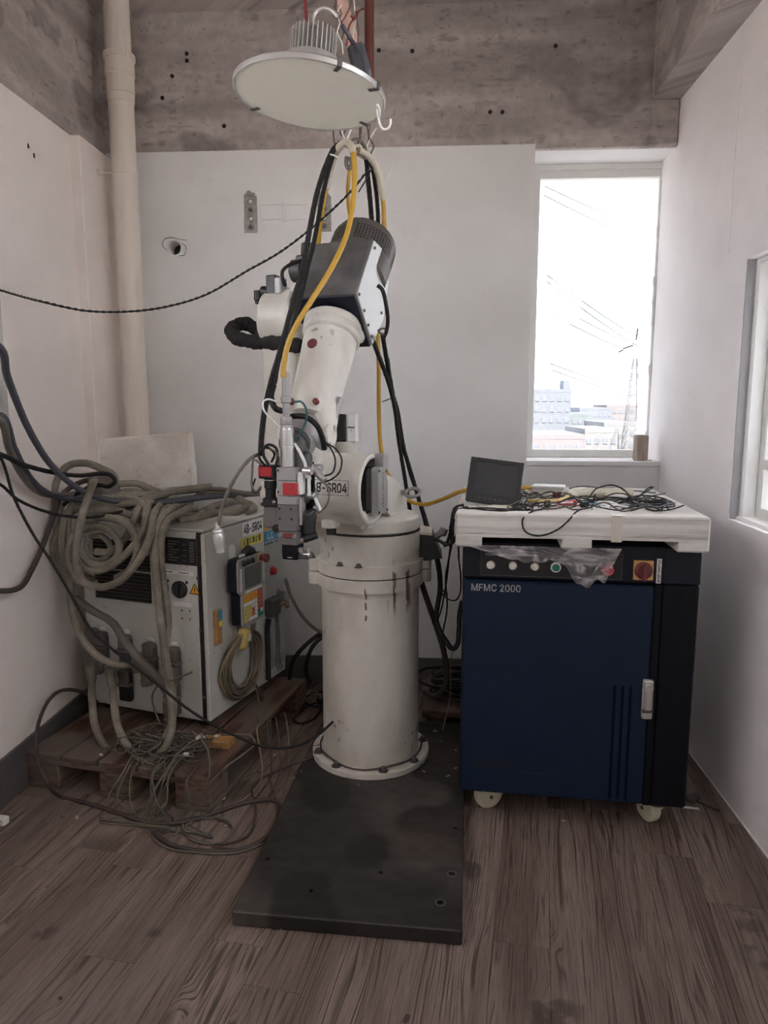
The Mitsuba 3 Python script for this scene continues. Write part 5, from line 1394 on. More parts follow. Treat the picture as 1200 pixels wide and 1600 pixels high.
# ------------------------------------------------------------------ foam tray on the blue cabinet
TX, TZ0, TZ1 = .80, 1.0345, 1.148
TMX = yaw(4.2, (.092, 2.36, 0))
tr = man(box2((0, 0, TZ0), (TX, .82, TZ1), .006))
for x0, x1 in ((.087, .345), (.438, .705)):
    tr = tr - man(box2((x0, -.1, TZ0 - .1), (x1, .5, TZ0 + .034), 0))
tr = tr - man(box2((-.1, -.01, 1.080), (TX + .1, .003, 1.0815), 0)) - man(box2((TX - .003, -.1, 1.080), (TX + .1, 1, 1.0815), 0))
tr = tri(tr)
tyk = solo('foam_tray', TM(TMX, tr), 'm_tray', 'dusty white foam packing tray lying on the blue cabinet', 'foam tray', smooth=20)
part(tyk, 'tape', TM(TMX, box2((.497, -.0012, TZ0 + .028), (.530, .001, TZ1 + .0006), .0003), box2((.497, -.001, TZ1 - .001), (.530, .815, TZ1 + .0008), .0003)), 'm_tie_film', label='clear tape strip')
for x0, x1, y0, y1, z1 in ((.27, .60, .52, .60, .018), (.235, .30, .30, .60, .010), (.55, .62, .40, .52, .020)):
    part(tyk, 'ridge', TM(TMX, box2((x0, y0, TZ1 - .002), (x1, y1, TZ1 + z1), .006)), 'm_tray')


def T_(x, y, z=0.0):
    return (TMX @ np.array([x, y, TZ1 + z, 1]))[:3]


# crumpled film under the tray's front edge
nx, nz = 90, 34
xs, zs = np.linspace(0, 1, nx), np.linspace(0, 1, nz)
V = []
for z in zs:
    for x in xs:
        X = .03 + .50 * x
        drop = .030 + .020 * math.exp(-((x - .25) / .25) ** 2) + .098 * math.exp(-((x - .77) / .17) ** 2) + .05 * math.exp(-((x - .96) / .06) ** 2)
        pinch = .77 + (x - .77) * (1 - .35 * z)
        Xp = .03 + .50 * pinch
        Z = TZ0 + .010 - drop * z * (1 + .06 * math.sin(x * 40))
        fold = meshkit.fbm(np.array([x * 10 + z * 2, z * 5, 3.0]), 3) - .5
        fold2 = math.sin(math.atan2(x - .77, 1.15 - z) * 22) * .004
        V.append((TMX @ np.array([Xp, -.006 - .018 * z - .030 * max(0, fold) - abs(fold2) - .012 * (1 - z) * z, Z, 1]))[:3])
F = []
for j in range(nz - 1):
    for i in range(nx - 1):
        a = j * nx + i
        F += [(a, a + 1, a + nx + 1), (a, a + nx + 1, a + nx)]
V = np.array(V)
solo('plastic_film', trimesh.Trimesh(V, F, process=False), 'm_film', 'crumpled clear plastic film hanging from the foam tray over the cabinet buttons', 'plastic film', smooth=True)

# ------------------------------------------------------------------ things lying on the foam tray
mk = thing('monitor', 'small black monitor leaning back on the foam tray', 'monitor')
MT = frame((.188, -.018, -.022), (-.012, .045, .150), o=(.233, 2.540, 1.232))
part(mk, 'housing', TM(MT, box(.186, .158, .030, .005, at=(0, 0, -.015))), 'm_black')
part(mk, 'bezel', TM(MT, tri(man(box(.186, .158, .008, .002)) - man(box(.146, .112, .03, .002, at=(.004, .010, 0))))), 'm_black', smooth=20)
part(mk, 'screen', TM(MT, box(.148, .114, .003, .0005, at=(.004, .010, -.0015))), 'm_screen', label='dusty dark screen')
for i in range(6):
    part(mk, 'button', TM(MT, box(.008, .005, .003, .001, at=(-.045 + i * .018, -.063, .005))), 'm_steel_dark')
part(mk, 'stand', TM(MT, box(.022, .040, .020, .004, at=(.035, -.092, -.01)), box(.012, .012, .10, .003, at=(.07, -.02, -.06))), 'm_black')
part(mk, 'stand_foot', mv(box(.10, .08, .008, .003), T_(.20, .235, .0045), rz=-5), 'm_black')
ak = thing('adapter_box', 'small grey white box lying behind the monitor on the foam tray', 'box')
AB = yaw(14, T_(.335, .44, 0))
part(ak, 'case', TM(AB, box2((-.06, -.04, .001), (.06, .05, .045), .004)), 'm_boxgrey')
part(ak, 'lid', TM(AB, box2((-.062, -.042, .036), (.062, .052, .047), .003)), 'm_boxgrey')
part(ak, 'port', TM(AB, box2((.02, -.043, .008), (.05, -.039, .028), .001)), 'm_red_dark')
for i, (x, y, w_, h_, r_, mm, lb) in enumerate(((.240, .285, .10, .07, 20, 'm_white', 'white paper sheet beside the monitor foot on the tray'), (.330, .225, .09, .06, -28, 'm_white', 'white folded paper under the tangled leads on the tray'), (.13, .14, .11, .06, 5, 'm_white_warm', 'yellowish paper scrap before the monitor on the tray'))):
    pm_ = trimesh.creation.box((w_, h_, .0006)).subdivide().subdivide().subdivide()
    v = pm_.vertices
    v[:, 2] += .010 * (meshkit.noise(v * 30 + i * 5, 2)) ** 2 + .0015
    pm_.vertices = v
    solo('paper', mv(pm_, T_(x, y, .001), rz=r_), mm, lb, 'paper', smooth=True)
rk2 = thing('red_plug', 'red plastic plug block among the leads on the foam tray', 'plug')
RB = yaw(-4, T_(.375, .205, .012))
part(rk2, 'body', TM(RB, box(.062, .022, .016, .003), box(.010, .026, .020, .002, at=(.03, 0, 0))), 'm_red')
part(rk2, 'stripe', TM(RB, box(.050, .003, .006, .001, at=(-.003, -.0115, .003))), 'm_white')
part(rk2, 'lead', cable([T_(.41, .21, .012), T_(.44, .23, .016), T_(.48, .22, .01)], .003, 6), 'm_rubber')
bq = thing('terminal_block', 'small dark blue terminal block right of the red plug', 'terminal block')
part(bq, 'body', mv(box(.028, .022, .020, .003), T_(.435, .185, .0105), rz=12), 'm_navy')
part(bq, 'lead', cable([T_(.445, .18, .010), T_(.465, .175, .016), T_(.49, .185, .004)], .0022, 6), 'm_label_blue')
bq = thing('white_plug', 'white plug with twin leads at the middle of the tray tangle', 'plug')
part(bq, 'body', mv(box(.030, .016, .014, .003), T_(.50, .25, .008), rz=50), 'm_white')
part(bq, 'lead', cable([T_(.49, .24, .01), T_(.52, .20, .02), T_(.55, .17, .012), T_(.58, .165, .006)], .003, 6), 'm_white')
part(bq, 'lead', cable([T_(.56, .19, .006), T_(.535, .17, .012), T_(.50, .15, .008), T_(.47, .14, .005)], .003, 6), 'm_white')
gk = thing('green_stub', 'short green wire stub sticking up from the tray tangle', 'wire')
part(gk, 'strand', cyl(T_(.40, .36, .0), T_(.385, .37, .030), .0035, n=8), 'm_green')

tk_ = thing('lead_tangle', 'tangle of thin black and grey leads spread over the foam tray', 'leads')
R2 = random.Random(5)
for i in range(26):
    x, y = R2.uniform(.22, .66), R2.uniform(.10, .36)
    a = R2.uniform(-.5, .5) + (math.pi if R2.random() < .5 else 0)
    pts = []
    z = .006
    for j in range(R2.randrange(5, 10)):
        pts.append(T_(min(max(x, .05), .76), min(max(y, .06), .55), .004 + R2.random() ** 2 * .035))
        a += R2.uniform(-.75, .75)
        x += math.cos(a) * .055; y += math.sin(a) * .036
        if not (.20 < x < .72): a = math.pi - a
        if not (.08 < y < .40): a = -a
    part(tk_, 'lead', cable(pts, R2.choice((.0022, .0026, .003)), 6, .008), R2.choice(('m_rubber', 'm_rubber', 'm_cable_grey', 'm_cable_brown', 'm_cable_blue')))
for pts in ([(.34, .19, .006), (.29, .10, .005), (.245, .03, .003), (.215, -.006, -.02), (.225, -.010, -.055), (.27, -.012, -.068), (.33, -.010, -.045), (.365, -.006, -.012), (.385, .03, .003), (.42, .12, .005)],
            [(.62, .30, .004), (.60, .33, .04), (.56, .36, .060), (.50, .34, .050), (.46, .28, .02), (.43, .25, .006)],
            [(.60, .30, .004), (.66, .33, .035), (.70, .36, .055), (.69, .38, .05), (.64, .33, .02), (.56, .26, .004)],
            [(.55, .26, .004), (.64, .30, .03), (.72, .30, .022), (.75, .25, .004), (.70, .20, .003), (.60, .19, .006), (.50, .18, .006)],
            [(.05, .10, .003), (.10, .06, .003), (.16, .05, .003), (.19, .10, .004), (.21, .17, .012), (.22, .20, .03)],
            [(.02, .14, .003), (.03, .09, .003), (.10, .085, .006), (.17, .07, .003), (.24, .075, .003)]):
    part(tk_, 'lead', cable([T_(*q) for q in pts], .0028, 7, .008), 'm_rubber')
for pts, r in (([(.02, .16, .004), (-.008, .14, -.005), (-.02, .15, -.06), (-.03, .2, -.12), (-.05, .3, -.17)], .006), ([(.035, .12, .004), (-.006, .08, -.01), (-.012, .10, -.10), (-.03, .2, -.2), (-.045, .3, -.3), (-.04, .34, -.42), (-.06, .36, -.55)], .0036), ([(.0, .2, -.11), (-.02, .2, -.14), (-.09, .42, -.17)], .007)):
    part(tk_, 'lead', cable([T_(*q) for q in pts], r, 7, .01), 'm_rubber')

# ------------------------------------------------------------------ hanging hoses and cables of the robot
HB = [(-0.290,2.600,2.381)]
k = thing('black_hose', 'thick black corrugated hose running from the hanging bundle down the left of the forearm', 'hose')
part(k, 'tube', corrugated([(-0.310,2.620,2.384),(-0.332,2.600,2.357),(-0.358,2.580,2.294),(-0.385,2.560,2.203),(-0.403,2.540,2.107),(-0.415,2.500,2.008),(-0.426,2.460,1.927),(-0.438,2.420,1.852),(-0.455,2.380,1.770),(-0.476,2.340,1.670),(-0.498,2.300,1.574),(-0.519,2.290,1.484),(-0.529,2.280,1.403),(-0.534,2.280,1.338)], .0098, .008, .0016, 12), 'm_rubber')
k = thing('black_hose', 'second black hose beside it, ending behind the forearm root', 'hose')
part(k, 'tube', corrugated([(-0.321,2.640,2.383),(-0.341,2.620,2.331),(-0.366,2.600,2.230),(-0.384,2.580,2.125),(-0.400,2.560,2.037),(-0.418,2.540,1.958),(-0.431,2.520,1.891),(-0.443,2.470,1.813),(-0.461,2.420,1.725),(-0.491,2.390,1.645),(-0.507,2.390,1.567)], .0085, .008, .0015, 12), 'm_rubber')
k = thing('yellow_fibre', 'yellow fibre cable looping in front of the grey housing to the welding head', 'cable')
part(k, 'line', cable([(-0.339,2.640,2.337),(-0.312,2.600,2.365),(-0.286,2.580,2.374),(-0.264,2.560,2.347),(-0.254,2.540,2.280),(-0.254,2.520,2.206),(-0.259,2.480,2.117),(-0.272,2.440,2.042),(-0.293,2.380,1.967),(-0.322,2.320,1.892),(-0.361,2.280,1.820),(-0.402,2.260,1.751),(-0.432,2.255,1.689),(-0.446,2.250,1.631),(-0.450,2.250,1.582)], .0085, 12, .01), 'm_yellow')
part(k, 'sleeve', cable([(-0.365,2.642,2.242),(-0.353,2.640,2.291),(-0.339,2.640,2.337),(-0.312,2.600,2.365),(-0.286,2.580,2.374),(-0.269,2.565,2.359),(-0.259,2.555,2.329)], .0125, 12, .01), 'm_cream', label='pale sleeve over the top bend')
part(k, 'line', cable([(-0.365,2.642,2.254),(-0.380,2.660,2.185),(-0.398,2.700,2.119),(-0.410,2.740,2.056)], .0085, 12, .01), 'm_yellow')
k = thing('yellow_cable', 'thin yellow cable dropping from the bundle behind the motor cover', 'cable')
part(k, 'line', cable([(-0.261,2.660,2.371),(-0.277,2.660,2.332),(-0.291,2.680,2.264),(-0.296,2.740,2.204),(-0.293,2.800,2.174),(-0.290,2.860,2.126)], .0068, 10, .01), 'm_yellow')
k = thing('black_hose', 'left one of two black hoses falling behind the motor cover', 'hose')
part(k, 'tube', corrugated([(-0.249,2.720,2.382),(-0.234,2.740,2.375),(-0.229,2.780,2.313),(-0.224,2.830,2.237),(-0.221,2.880,2.152)], .0098, .008, .0016, 10), 'm_rubber')
k = thing('black_hose', 'right one of two black hoses falling behind the motor cover', 'hose')
part(k, 'tube', corrugated([(-0.247,2.750,2.387),(-0.220,2.760,2.368),(-0.205,2.800,2.307),(-0.198,2.840,2.228),(-0.200,2.900,2.147)], .0085, .008, .0016, 10), 'm_rubber')
k = thing('yellow_fibre', 'yellow fibre cable falling right of the robot and over to the foam tray', 'cable')
part(k, 'sleeve', cable([(-0.252,2.660,2.375),(-0.228,2.690,2.372),(-0.203,2.720,2.349),(-0.185,2.760,2.306),(-0.176,2.800,2.247)], .0115, 12, .01), 'm_cream', label='pale torn sleeve')
part(k, 'line', cable([(-0.176,2.798,2.259),(-0.173,2.820,2.200),(-0.174,2.840,2.124),(-0.181,2.870,2.014),(-0.193,2.900,1.899),(-0.202,2.920,1.780),(-0.200,2.930,1.631),(-0.201,2.940,1.480),(-0.196,2.950,1.350),(-0.182,2.970,1.255),(-0.152,3.000,1.183),(-0.121,3.030,1.131),(-0.078,3.040,1.095),(-0.012,3.000,1.087),(0.066,2.940,1.120),(0.136,2.880,1.159),(0.210,2.860,1.170),(0.305,2.860,1.173),(0.407,2.870,1.175)], .0085, 10, .012), 'm_yellow')
k = thing('sleeved_cable', 'fibre cable in a thick pale sleeve lying along the back of the foam tray', 'cable')
part(k, 'line', cable([T_(.24, .26, .010), T_(.30, .24, .012), T_(.36, .27, .012), T_(.40, .36, .016), T_(.43, .44, .018)], .0075, 10, .01), 'm_yellow_pale')
part(k, 'sleeve', cable([T_(.40, .36, .016), T_(.43, .44, .018), T_(.48, .475, .019), T_(.58, .48, .019), T_(.655, .475, .019)], .0165, 14, .01), 'm_cream', label='thick pale sleeve')
part(k, 'tail', cable([T_(.42, .50, .030), T_(.46, .53, .035), T_(.60, .56, .024), T_(.70, .60, .012), T_(.77, .62, .004)], .0032, 7, .01), 'm_cable_grey')
k = thing('black_cable', 'black cable looping out at the right side of the rear housing', 'cable')
part(k, 'line', cable([(-0.175,2.500,1.894),(-0.160,2.500,1.882),(-0.148,2.520,1.836),(-0.143,2.550,1.787),(-0.151,2.580,1.747),(-0.164,2.600,1.727)], .0068, 8, .01), 'm_rubber')
part(k, 'tie', cable([(-0.180,2.600,1.756),(-0.158,2.580,1.741),(-0.148,2.600,1.753),(-0.161,2.620,1.766)], .0035, 6, .008, True), 'm_steel_dark')
k = thing('black_cable', 'black cable slanting from under the housing to the bundle right of the robot', 'cable')
part(k, 'line', cable([(-0.224,2.620,1.782),(-0.205,2.660,1.733),(-0.190,2.720,1.687),(-0.169,2.800,1.625),(-0.150,2.860,1.559),(-0.134,2.900,1.480),(-0.123,2.940,1.377),(-0.109,3.000,1.269),(-0.094,3.040,1.168),(-0.075,3.060,1.045)], .0085, 8, .012), 'm_rubber')
k = thing('black_cable', 'black cable falling in the bundle right of the robot to the base connector', 'cable')
part(k, 'line', cable([(-0.168,2.660,1.746),(-0.161,2.780,1.672),(-0.148,2.860,1.579),(-0.133,2.920,1.480),(-0.114,2.970,1.365),(-0.083,3.020,1.254),(-0.051,3.050,1.143),(-0.020,3.060,1.037),(-0.001,3.050,0.964)], .0088, 8, .012), 'm_rubber')
part(k, 'tie', cyl((-0.1828,2.8600,1.5099), (-0.1462,2.8800,1.5249), .002, n=6), 'm_rubber')
k = thing('black_cable', 'third black cable in the bundle right of the robot, bowed outwards', 'cable')
part(k, 'line', cable([(-0.158,2.820,1.674),(-0.144,2.880,1.555),(-0.123,2.930,1.475),(-0.104,2.980,1.349),(-0.078,3.040,1.217),(-0.046,3.070,1.121),(-0.012,3.080,1.026),(0.010,3.060,0.952)], .0065, 8, .012), 'm_rubber')
k = thing('fabric_duct', 'bulky black fabric duct bent back on itself left of the elbow joint', 'duct')
dp = spline([(-0.612,2.800,1.771),(-0.661,2.820,1.785),(-0.706,2.820,1.807),(-0.735,2.800,1.800),(-0.745,2.760,1.777),(-0.725,2.720,1.750),(-0.672,2.680,1.732),(-0.601,2.640,1.722),(-0.533,2.600,1.716),(-0.451,2.580,1.703)], .006)
rr = .0255 + .0016 * np.sin(np.arange(len(dp)) * 1.15) + .0018 * np.sin(np.arange(len(dp)) * .43)
part(k, 'sleeve', sweep(dp, rr, 16), 'm_fabric_black')

# knots and strings that carry the bundle
k = thing('bundle_hanger', 'tangle of wires and cable ties holding up the hose bundle under the lamp', 'wires')
for pts, r, m in (([(-0.326,2.620,2.505),(-0.307,2.600,2.436),(-0.293,2.590,2.390),(-0.277,2.580,2.374)], .003, 'm_tie'), ([(-0.258,2.640,2.491),(-0.270,2.600,2.425),(-0.286,2.580,2.374)], .003, 'm_tie'), ([(-0.305,2.620,2.462),(-0.311,2.600,2.426),(-0.303,2.600,2.402),(-0.290,2.600,2.418),(-0.296,2.620,2.453)], .003, 'm_cable_blue'),
                  ([(-0.327,2.600,2.370),(-0.334,2.620,2.424),(-0.322,2.640,2.482)], .0028, 'm_wire_brown'), ([(-0.255,2.700,2.565),(-0.251,2.680,2.474),(-0.244,2.670,2.404),(-0.232,2.680,2.377)], .0028, 'm_wire_brown'), ([(-0.241,2.720,2.573),(-0.242,2.700,2.492),(-0.249,2.680,2.422),(-0.261,2.660,2.376)], .0026, 'm_wire_brown'),
                  ([(-0.231,2.700,2.380),(-0.220,2.700,2.413),(-0.204,2.700,2.442),(-0.192,2.700,2.459)], .0022, 'm_tie'), ([(-0.228,2.720,2.551),(-0.224,2.700,2.470),(-0.217,2.700,2.426),(-0.202,2.700,2.400),(-0.211,2.700,2.375)], .0026, 'm_wire_brown'), ([(-0.213,2.730,2.572),(-0.216,2.720,2.488),(-0.222,2.700,2.407)], .0022, 'm_cable_grey'),
                  ([(-0.294,2.600,2.369),(-0.265,2.610,2.392),(-0.239,2.660,2.400),(-0.227,2.680,2.377),(-0.254,2.680,2.369),(-0.275,2.620,2.363),(-0.290,2.600,2.373)], .0045, 'm_cable_grey'), ([(-0.275,2.620,2.367),(-0.252,2.660,2.388),(-0.232,2.690,2.389),(-0.212,2.720,2.375),(-0.235,2.720,2.367),(-0.259,2.680,2.369)], .006, 'm_cream'),
                  ([(-0.171,2.760,2.295),(-0.155,2.750,2.318),(-0.136,2.740,2.347)], .0018, 'm_tie'), ([(-0.245,2.580,2.214),(-0.222,2.620,2.266),(-0.205,2.680,2.322)], .0022, 'm_rubber'), ([(-0.354,2.600,2.345),(-0.334,2.580,2.335),(-0.313,2.570,2.323)], .003, 'm_tie')):
    part(k, 'strand', cable(pts, r, 6, .008), m)
part(k, 'tape', cable([(-0.286,2.600,2.334),(-0.288,2.600,2.311),(-0.280,2.600,2.295),(-0.271,2.600,2.311),(-0.275,2.600,2.332)], .007, 8, .006), 'm_cable_grey')

# pink insulated pipe, red brown pole, wires from the ceiling
k = thing('insulated_pipe', 'pink insulated pipe slanting down from the ceiling behind the lamp', 'pipe')
p = [(-0.362,2.740,3.156),(-0.335,2.730,2.990),(-0.313,2.720,2.884),(-0.286,2.710,2.786),(-0.263,2.700,2.699),(-0.240,2.690,2.627),(-0.227,2.690,2.581)]
part(k, 'sleeve', cable([(p[0][0] - .02, p[0][1], ZC)] + p[1:], .0205, 14, .015), 'm_pink')
pp = spline(p, .01)
for i in (26, 40, 47):
    if i + 2 < len(pp):
        part(k, 'tape', sweep(pp[i:i + 3], .0215, 14), 'm_cream')
k = thing('brown_pole', 'red brown steel pole hanging from the ceiling behind the lamp', 'pole')
q = (-0.2227,2.7800,2.7863)
part(k, 'pole', cyl((q[0], 2.78, 2.58), (q[0], 2.78, ZC), .0165, n=24), 'm_redpipe')
k = thing('ceiling_wires', 'twisted loose wires hanging from the ceiling along the pink pipe', 'wires')
for pts, r, m in (([(-0.320,2.680,3.041),(-0.321,2.660,2.893),(-0.325,2.650,2.819),(-0.314,2.650,2.793),(-0.300,2.660,2.763),(-0.307,2.660,2.729)], .0024, 'm_wire_brown'), ([(-0.266,2.660,3.008),(-0.265,2.660,2.852),(-0.259,2.660,2.792),(-0.268,2.660,2.742),(-0.259,2.660,2.682),(-0.268,2.660,2.627)], .0026, 'm_tie'),
                  ([(-0.281,2.660,2.970),(-0.275,2.650,2.837),(-0.292,2.650,2.798),(-0.306,2.650,2.773),(-0.280,2.650,2.728),(-0.267,2.650,2.667),(-0.279,2.660,2.628)], .0022, 'm_wire_brown'), ([(-0.231,2.700,2.843),(-0.250,2.660,2.816),(-0.260,2.650,2.795),(-0.280,2.650,2.768),(-0.286,2.650,2.728),(-0.292,2.660,2.709)], .0028, 'm_wire_red'),
                  ([(-0.236,2.700,2.847),(-0.245,2.660,2.819),(-0.255,2.650,2.799),(-0.249,2.650,2.747),(-0.256,2.650,2.691),(-0.273,2.660,2.631)], .0024, 'm_wire_brown'), ([(-0.335,2.680,2.844),(-0.335,2.660,2.804),(-0.321,2.650,2.789),(-0.307,2.650,2.804),(-0.313,2.660,2.825)], .0022, 'm_cable_grey'),
                  ([(-0.306,2.660,2.837),(-0.321,2.650,2.809),(-0.312,2.650,2.777),(-0.321,2.650,2.749),(-0.307,2.660,2.721),(-0.303,2.660,2.685)], .0022, 'm_tie'), ([(-0.273,2.650,2.797),(-0.263,2.640,2.784),(-0.252,2.640,2.794),(-0.258,2.650,2.811)], .004, 'm_wire_red')):
    if pts[0][2] > 2.9:
        pts = [(pts[0][0], pts[0][1], ZC)] + pts[1:]
    part(k, 'strand', cable(pts, r, 6, .01), m)

# ------------------------------------------------------------------ lamp
lk = thing('bay_lamp', 'large round white reflector lamp with finned heat sink hanging above the robot', 'lamp')
LM = trimesh.transformations.translation_matrix((-0.3393,2.1500,2.3514)) @ rotm((0, 1, 0), 5.0) @ rotm((1, 0, 0), -3.0)
LT = lambda *m: TM(LM, *m)
part(lk, 'reflector', LT(ring((0, 0, -.006), (0, 0, .010), .212, .206, n=96), lathe([(.2085, .006), (.200, .012), (.14, .040), (.085, .062), (.072, .068), (.072, .074), (.09, .066), (.145, .044), (.206, .014), (.2115, .008)], 96)), 'm_alu', label='metal reflector rim')
part(lk, 'diffuser', LT(lathe([(0, -.003), (.2055, -.003), (.2055, .001), (0, .001)], 96)), 'm_diffuser', label='round milky diffuser', smooth=20)
part(lk, 'collar', LT(lathe([(0, .070), (.080, .070), (.084, .074), (.078, .092), (.066, .098), (0, .098)], 48)), 'm_alu_dull')
part(lk, 'core', LT(cyl((0, 0, .096), (0, 0, .165), .040, n=32)), 'm_alu_dull')
fin = mikit.ply(LT(box2((.036, -.0013, .098), (.064, .0013, .168), .0004)), 'm_alu')
LI = np.linalg.inv(LM)
for i in range(30):
    again(lk, 'fin', fin, LM @ rotm((0, 0, 1), i * 12) @ LI)
part(lk, 'top_plate', LT(cyl((0, 0, .160), (0, 0, .166), .045, n=32)), 'm_alu_dull')
part(lk, 'hook', LT(cable([(0, 0, .164), (-.002, 0, .185), (-.006, 0, .205), (.0, 0, .222), (.02, 0, .232), (.045, 0, .226), (.058, 0, .215)], .0048, 10, .005)), 'm_alu', label='steel hook')
part(lk, 'driver', LT(mv(box(.050, .060, .085, .008), (.125, .05, .120), ry=-20)), 'm_cable_blue', label='dark driver box behind the rim')
part(lk, 'driver_lead', LT(cable([(.105, .04, .165), (.085, .02, .185), (.075, 0, .19)], .006, 8), cable([(.10, .03, .17), (.135, 0, .12), (.155, -.03, .05), (.15, -.02, .03)], .005, 8)), 'm_cable_blue')
for a in (152, 300, 338, 45):
    a = math.radians(a)
    part(lk, 'clip', LT(TM(frame((math.cos(a), math.sin(a), 0), (-math.sin(a), math.cos(a), 0), o=(.205 * math.cos(a), .205 * math.sin(a), 0)), box(.030, .012, .003, .001, at=(-.006, 0, -.006)), box(.003, .012, .022, .001, at=(.009, 0, .004)))), 'm_steel_dark')
part(lk, 'loose_strap', cable([(-0.149,2.120,2.299),(-0.145,2.110,2.279),(-0.140,2.110,2.257),(-0.132,2.120,2.249),(-0.119,2.120,2.251),(-0.112,2.120,2.265),(-0.112,2.120,2.275)], .0035, 8, .006), 'm_tie', label='loose pale strap end')
part(lk, 'strap', cable([(-0.143,2.060,2.289),(-0.140,2.090,2.281),(-0.143,2.110,2.279)], .004, 8, .006), 'm_tie')
part(lk, 'suspension_wire', cat(cable([((-0.3504,2.1700,2.5450)), ((-0.3532,2.1700,2.5907)), ((-0.3549,2.1700,2.7035))[:2] + (ZC,)], .0028, 6), cable([((-0.3468,2.1700,2.5417)), ((-0.3479,2.1700,2.5873)), ((-0.3478,2.1700,2.7033))[:2] + (ZC,)], .0028, 6), cable([(-0.357,2.170,2.549),(-0.347,2.170,2.538),(-0.339,2.165,2.526),(-0.346,2.160,2.511),(-0.334,2.155,2.502)], .0035, 6, .006)), 'm_wire_red', label='twisted red wire up to the ceiling')

# ------------------------------------------------------------------ window sill block, floor leads, odds and ends
k = thing('wood_block', 'rough grey brown block of wood standing on the window sill', 'block')
wb = box2((-.029, -.028, 0), (.029, .028, .128), .005)
q = (1.0606,3.7000,1.2204)
part(k, 'block', mv(wb, (q[0], 3.70, WZ0), rz=8), 'm_wood_block')
part(k, 'crumb', mv(box(.018, .015, .004, .001), (q[0] + .045, 3.69, WZ0 + .002), rz=30), 'm_wood_block')

k = thing('timber_offcut', 'orange brown timber offcut lying on the pallet before the controller', 'wood')
TO = yaw(8, (-0.8490,2.6962,0.1600))
part(k, 'timber', TM(TO, box2((-.075, -.030, -.016), (.075, .040, .014), .003)), 'm_blockwood')
part(k, 'clip', TM(TO, ring((-.04, .0, .014), (-.04, .0, .020), .010, .006, n=14), ring((.005, .01, .014), (.005, .01, .020), .010, .006, n=14)), 'm_tie')

tk3 = thing('floor_leads', 'tangle of thin grey leads spilling over the pallet front onto the floor', 'leads')
R3 = random.Random(8)


def pal(x, y, z):
    return (KM @ np.array([x, y, z, 1]))[:3]


for i in range(46):
    cx, cy = R3.uniform(.40, .66), R3.uniform(.06, .20)
    r1, r2 = R3.uniform(.03, .10), R3.uniform(.02, .07)
    a0 = R3.uniform(0, 6.28)
    pts = []
    zz = .150 + .05 * R3.random()
    for j in range(R3.randrange(5, 11)):
        a = a0 + j * .75
        pts.append(pal(min(cx + r1 * math.cos(a) + .008 * R3.uniform(-1, 1) * j, .78), max(cy + r2 * math.sin(a), .012), zz + .016 * math.sin(a * 2 + i) + .006 * R3.random()))
    part(tk3, 'lead', cable(pts, R3.choice((.0022, .0026, .0032)), 6, .012), R3.choice(('m_cable_grey', 'm_cable_grey', 'm_cable_olive', 'm_steel_dark', 'm_cable_grey')))
for i in range(11):
    x0 = R3.uniform(.45, .74)
    pts = [pal(x0, .12, .165), pal(x0 + .02 * R3.uniform(-1, 1), .03, .165), pal(x0 + .03 * R3.uniform(-1, 1), -.022, .13), pal(x0 + .05 * R3.uniform(-1, 1), -.04 - .03 * R3.random(), .05), pal(x0 + .07 * R3.uniform(-1, 1), -.06 - .05 * R3.random(), .006), pal(x0 + .16 * R3.uniform(-.4, 1), -.10 - .06 * R3.random(), .005), pal(x0 + .25 * R3.random(), -.13, .005)]
    part(tk3, 'lead', cable(pts, R3.choice((.0026, .0032, .004)), 6, .015), R3.choice(('m_cable_grey', 'm_cable_olive', 'm_steel_dark')))
for pts in ([(-0.896,2.600,0.486),(-1.016,2.660,0.419),(-1.088,2.720,0.369),(-1.122,2.760,0.310),(-1.122,2.780,0.246),(-1.095,2.760,0.200)],
            [(-0.849,2.520,0.266),(-0.883,2.500,0.245),(-0.919,2.460,0.218),(-0.950,2.420,0.168),(-0.980,2.380,0.109),(-1.005,2.384,0.006),(-0.959,2.287,0.006),(-0.874,2.219,0.006),(-0.762,2.200,0.006),(-0.633,2.208,0.006),(-0.553,2.264,0.006)],
            [(-0.780,2.560,0.254),(-0.669,2.580,0.243),(-0.650,2.560,0.222),(-0.698,2.550,0.179),(-0.749,2.500,0.152),(-0.810,2.571,0.006),(-0.811,2.429,0.006),(-0.857,2.352,0.006),(-0.881,2.288,0.006)],
            [(-0.888,2.550,0.271),(-0.820,2.500,0.236),(-0.795,2.460,0.171),(-0.806,2.440,0.111),(-0.872,2.468,0.006),(-0.866,2.352,0.006),(-0.807,2.270,0.006),(-0.712,2.254,0.006),(-0.682,2.324,0.006),(-0.715,2.393,0.006),(-0.780,2.406,0.006),(-0.845,2.385,0.006)]):
    part(tk3, 'lead', cable(pts, .0036, 7, .015), 'm_cable_grey')
part(tk3, 'plug', cyl((-0.8575,2.5000,0.2630), (-0.8450,2.5150,0.2689), .007, n=12), 'm_scrap')
part(tk3, 'plug', mv(box(.022, .014, .010, .003), (-0.8678,2.4200,0.2448)), 'm_scrap')

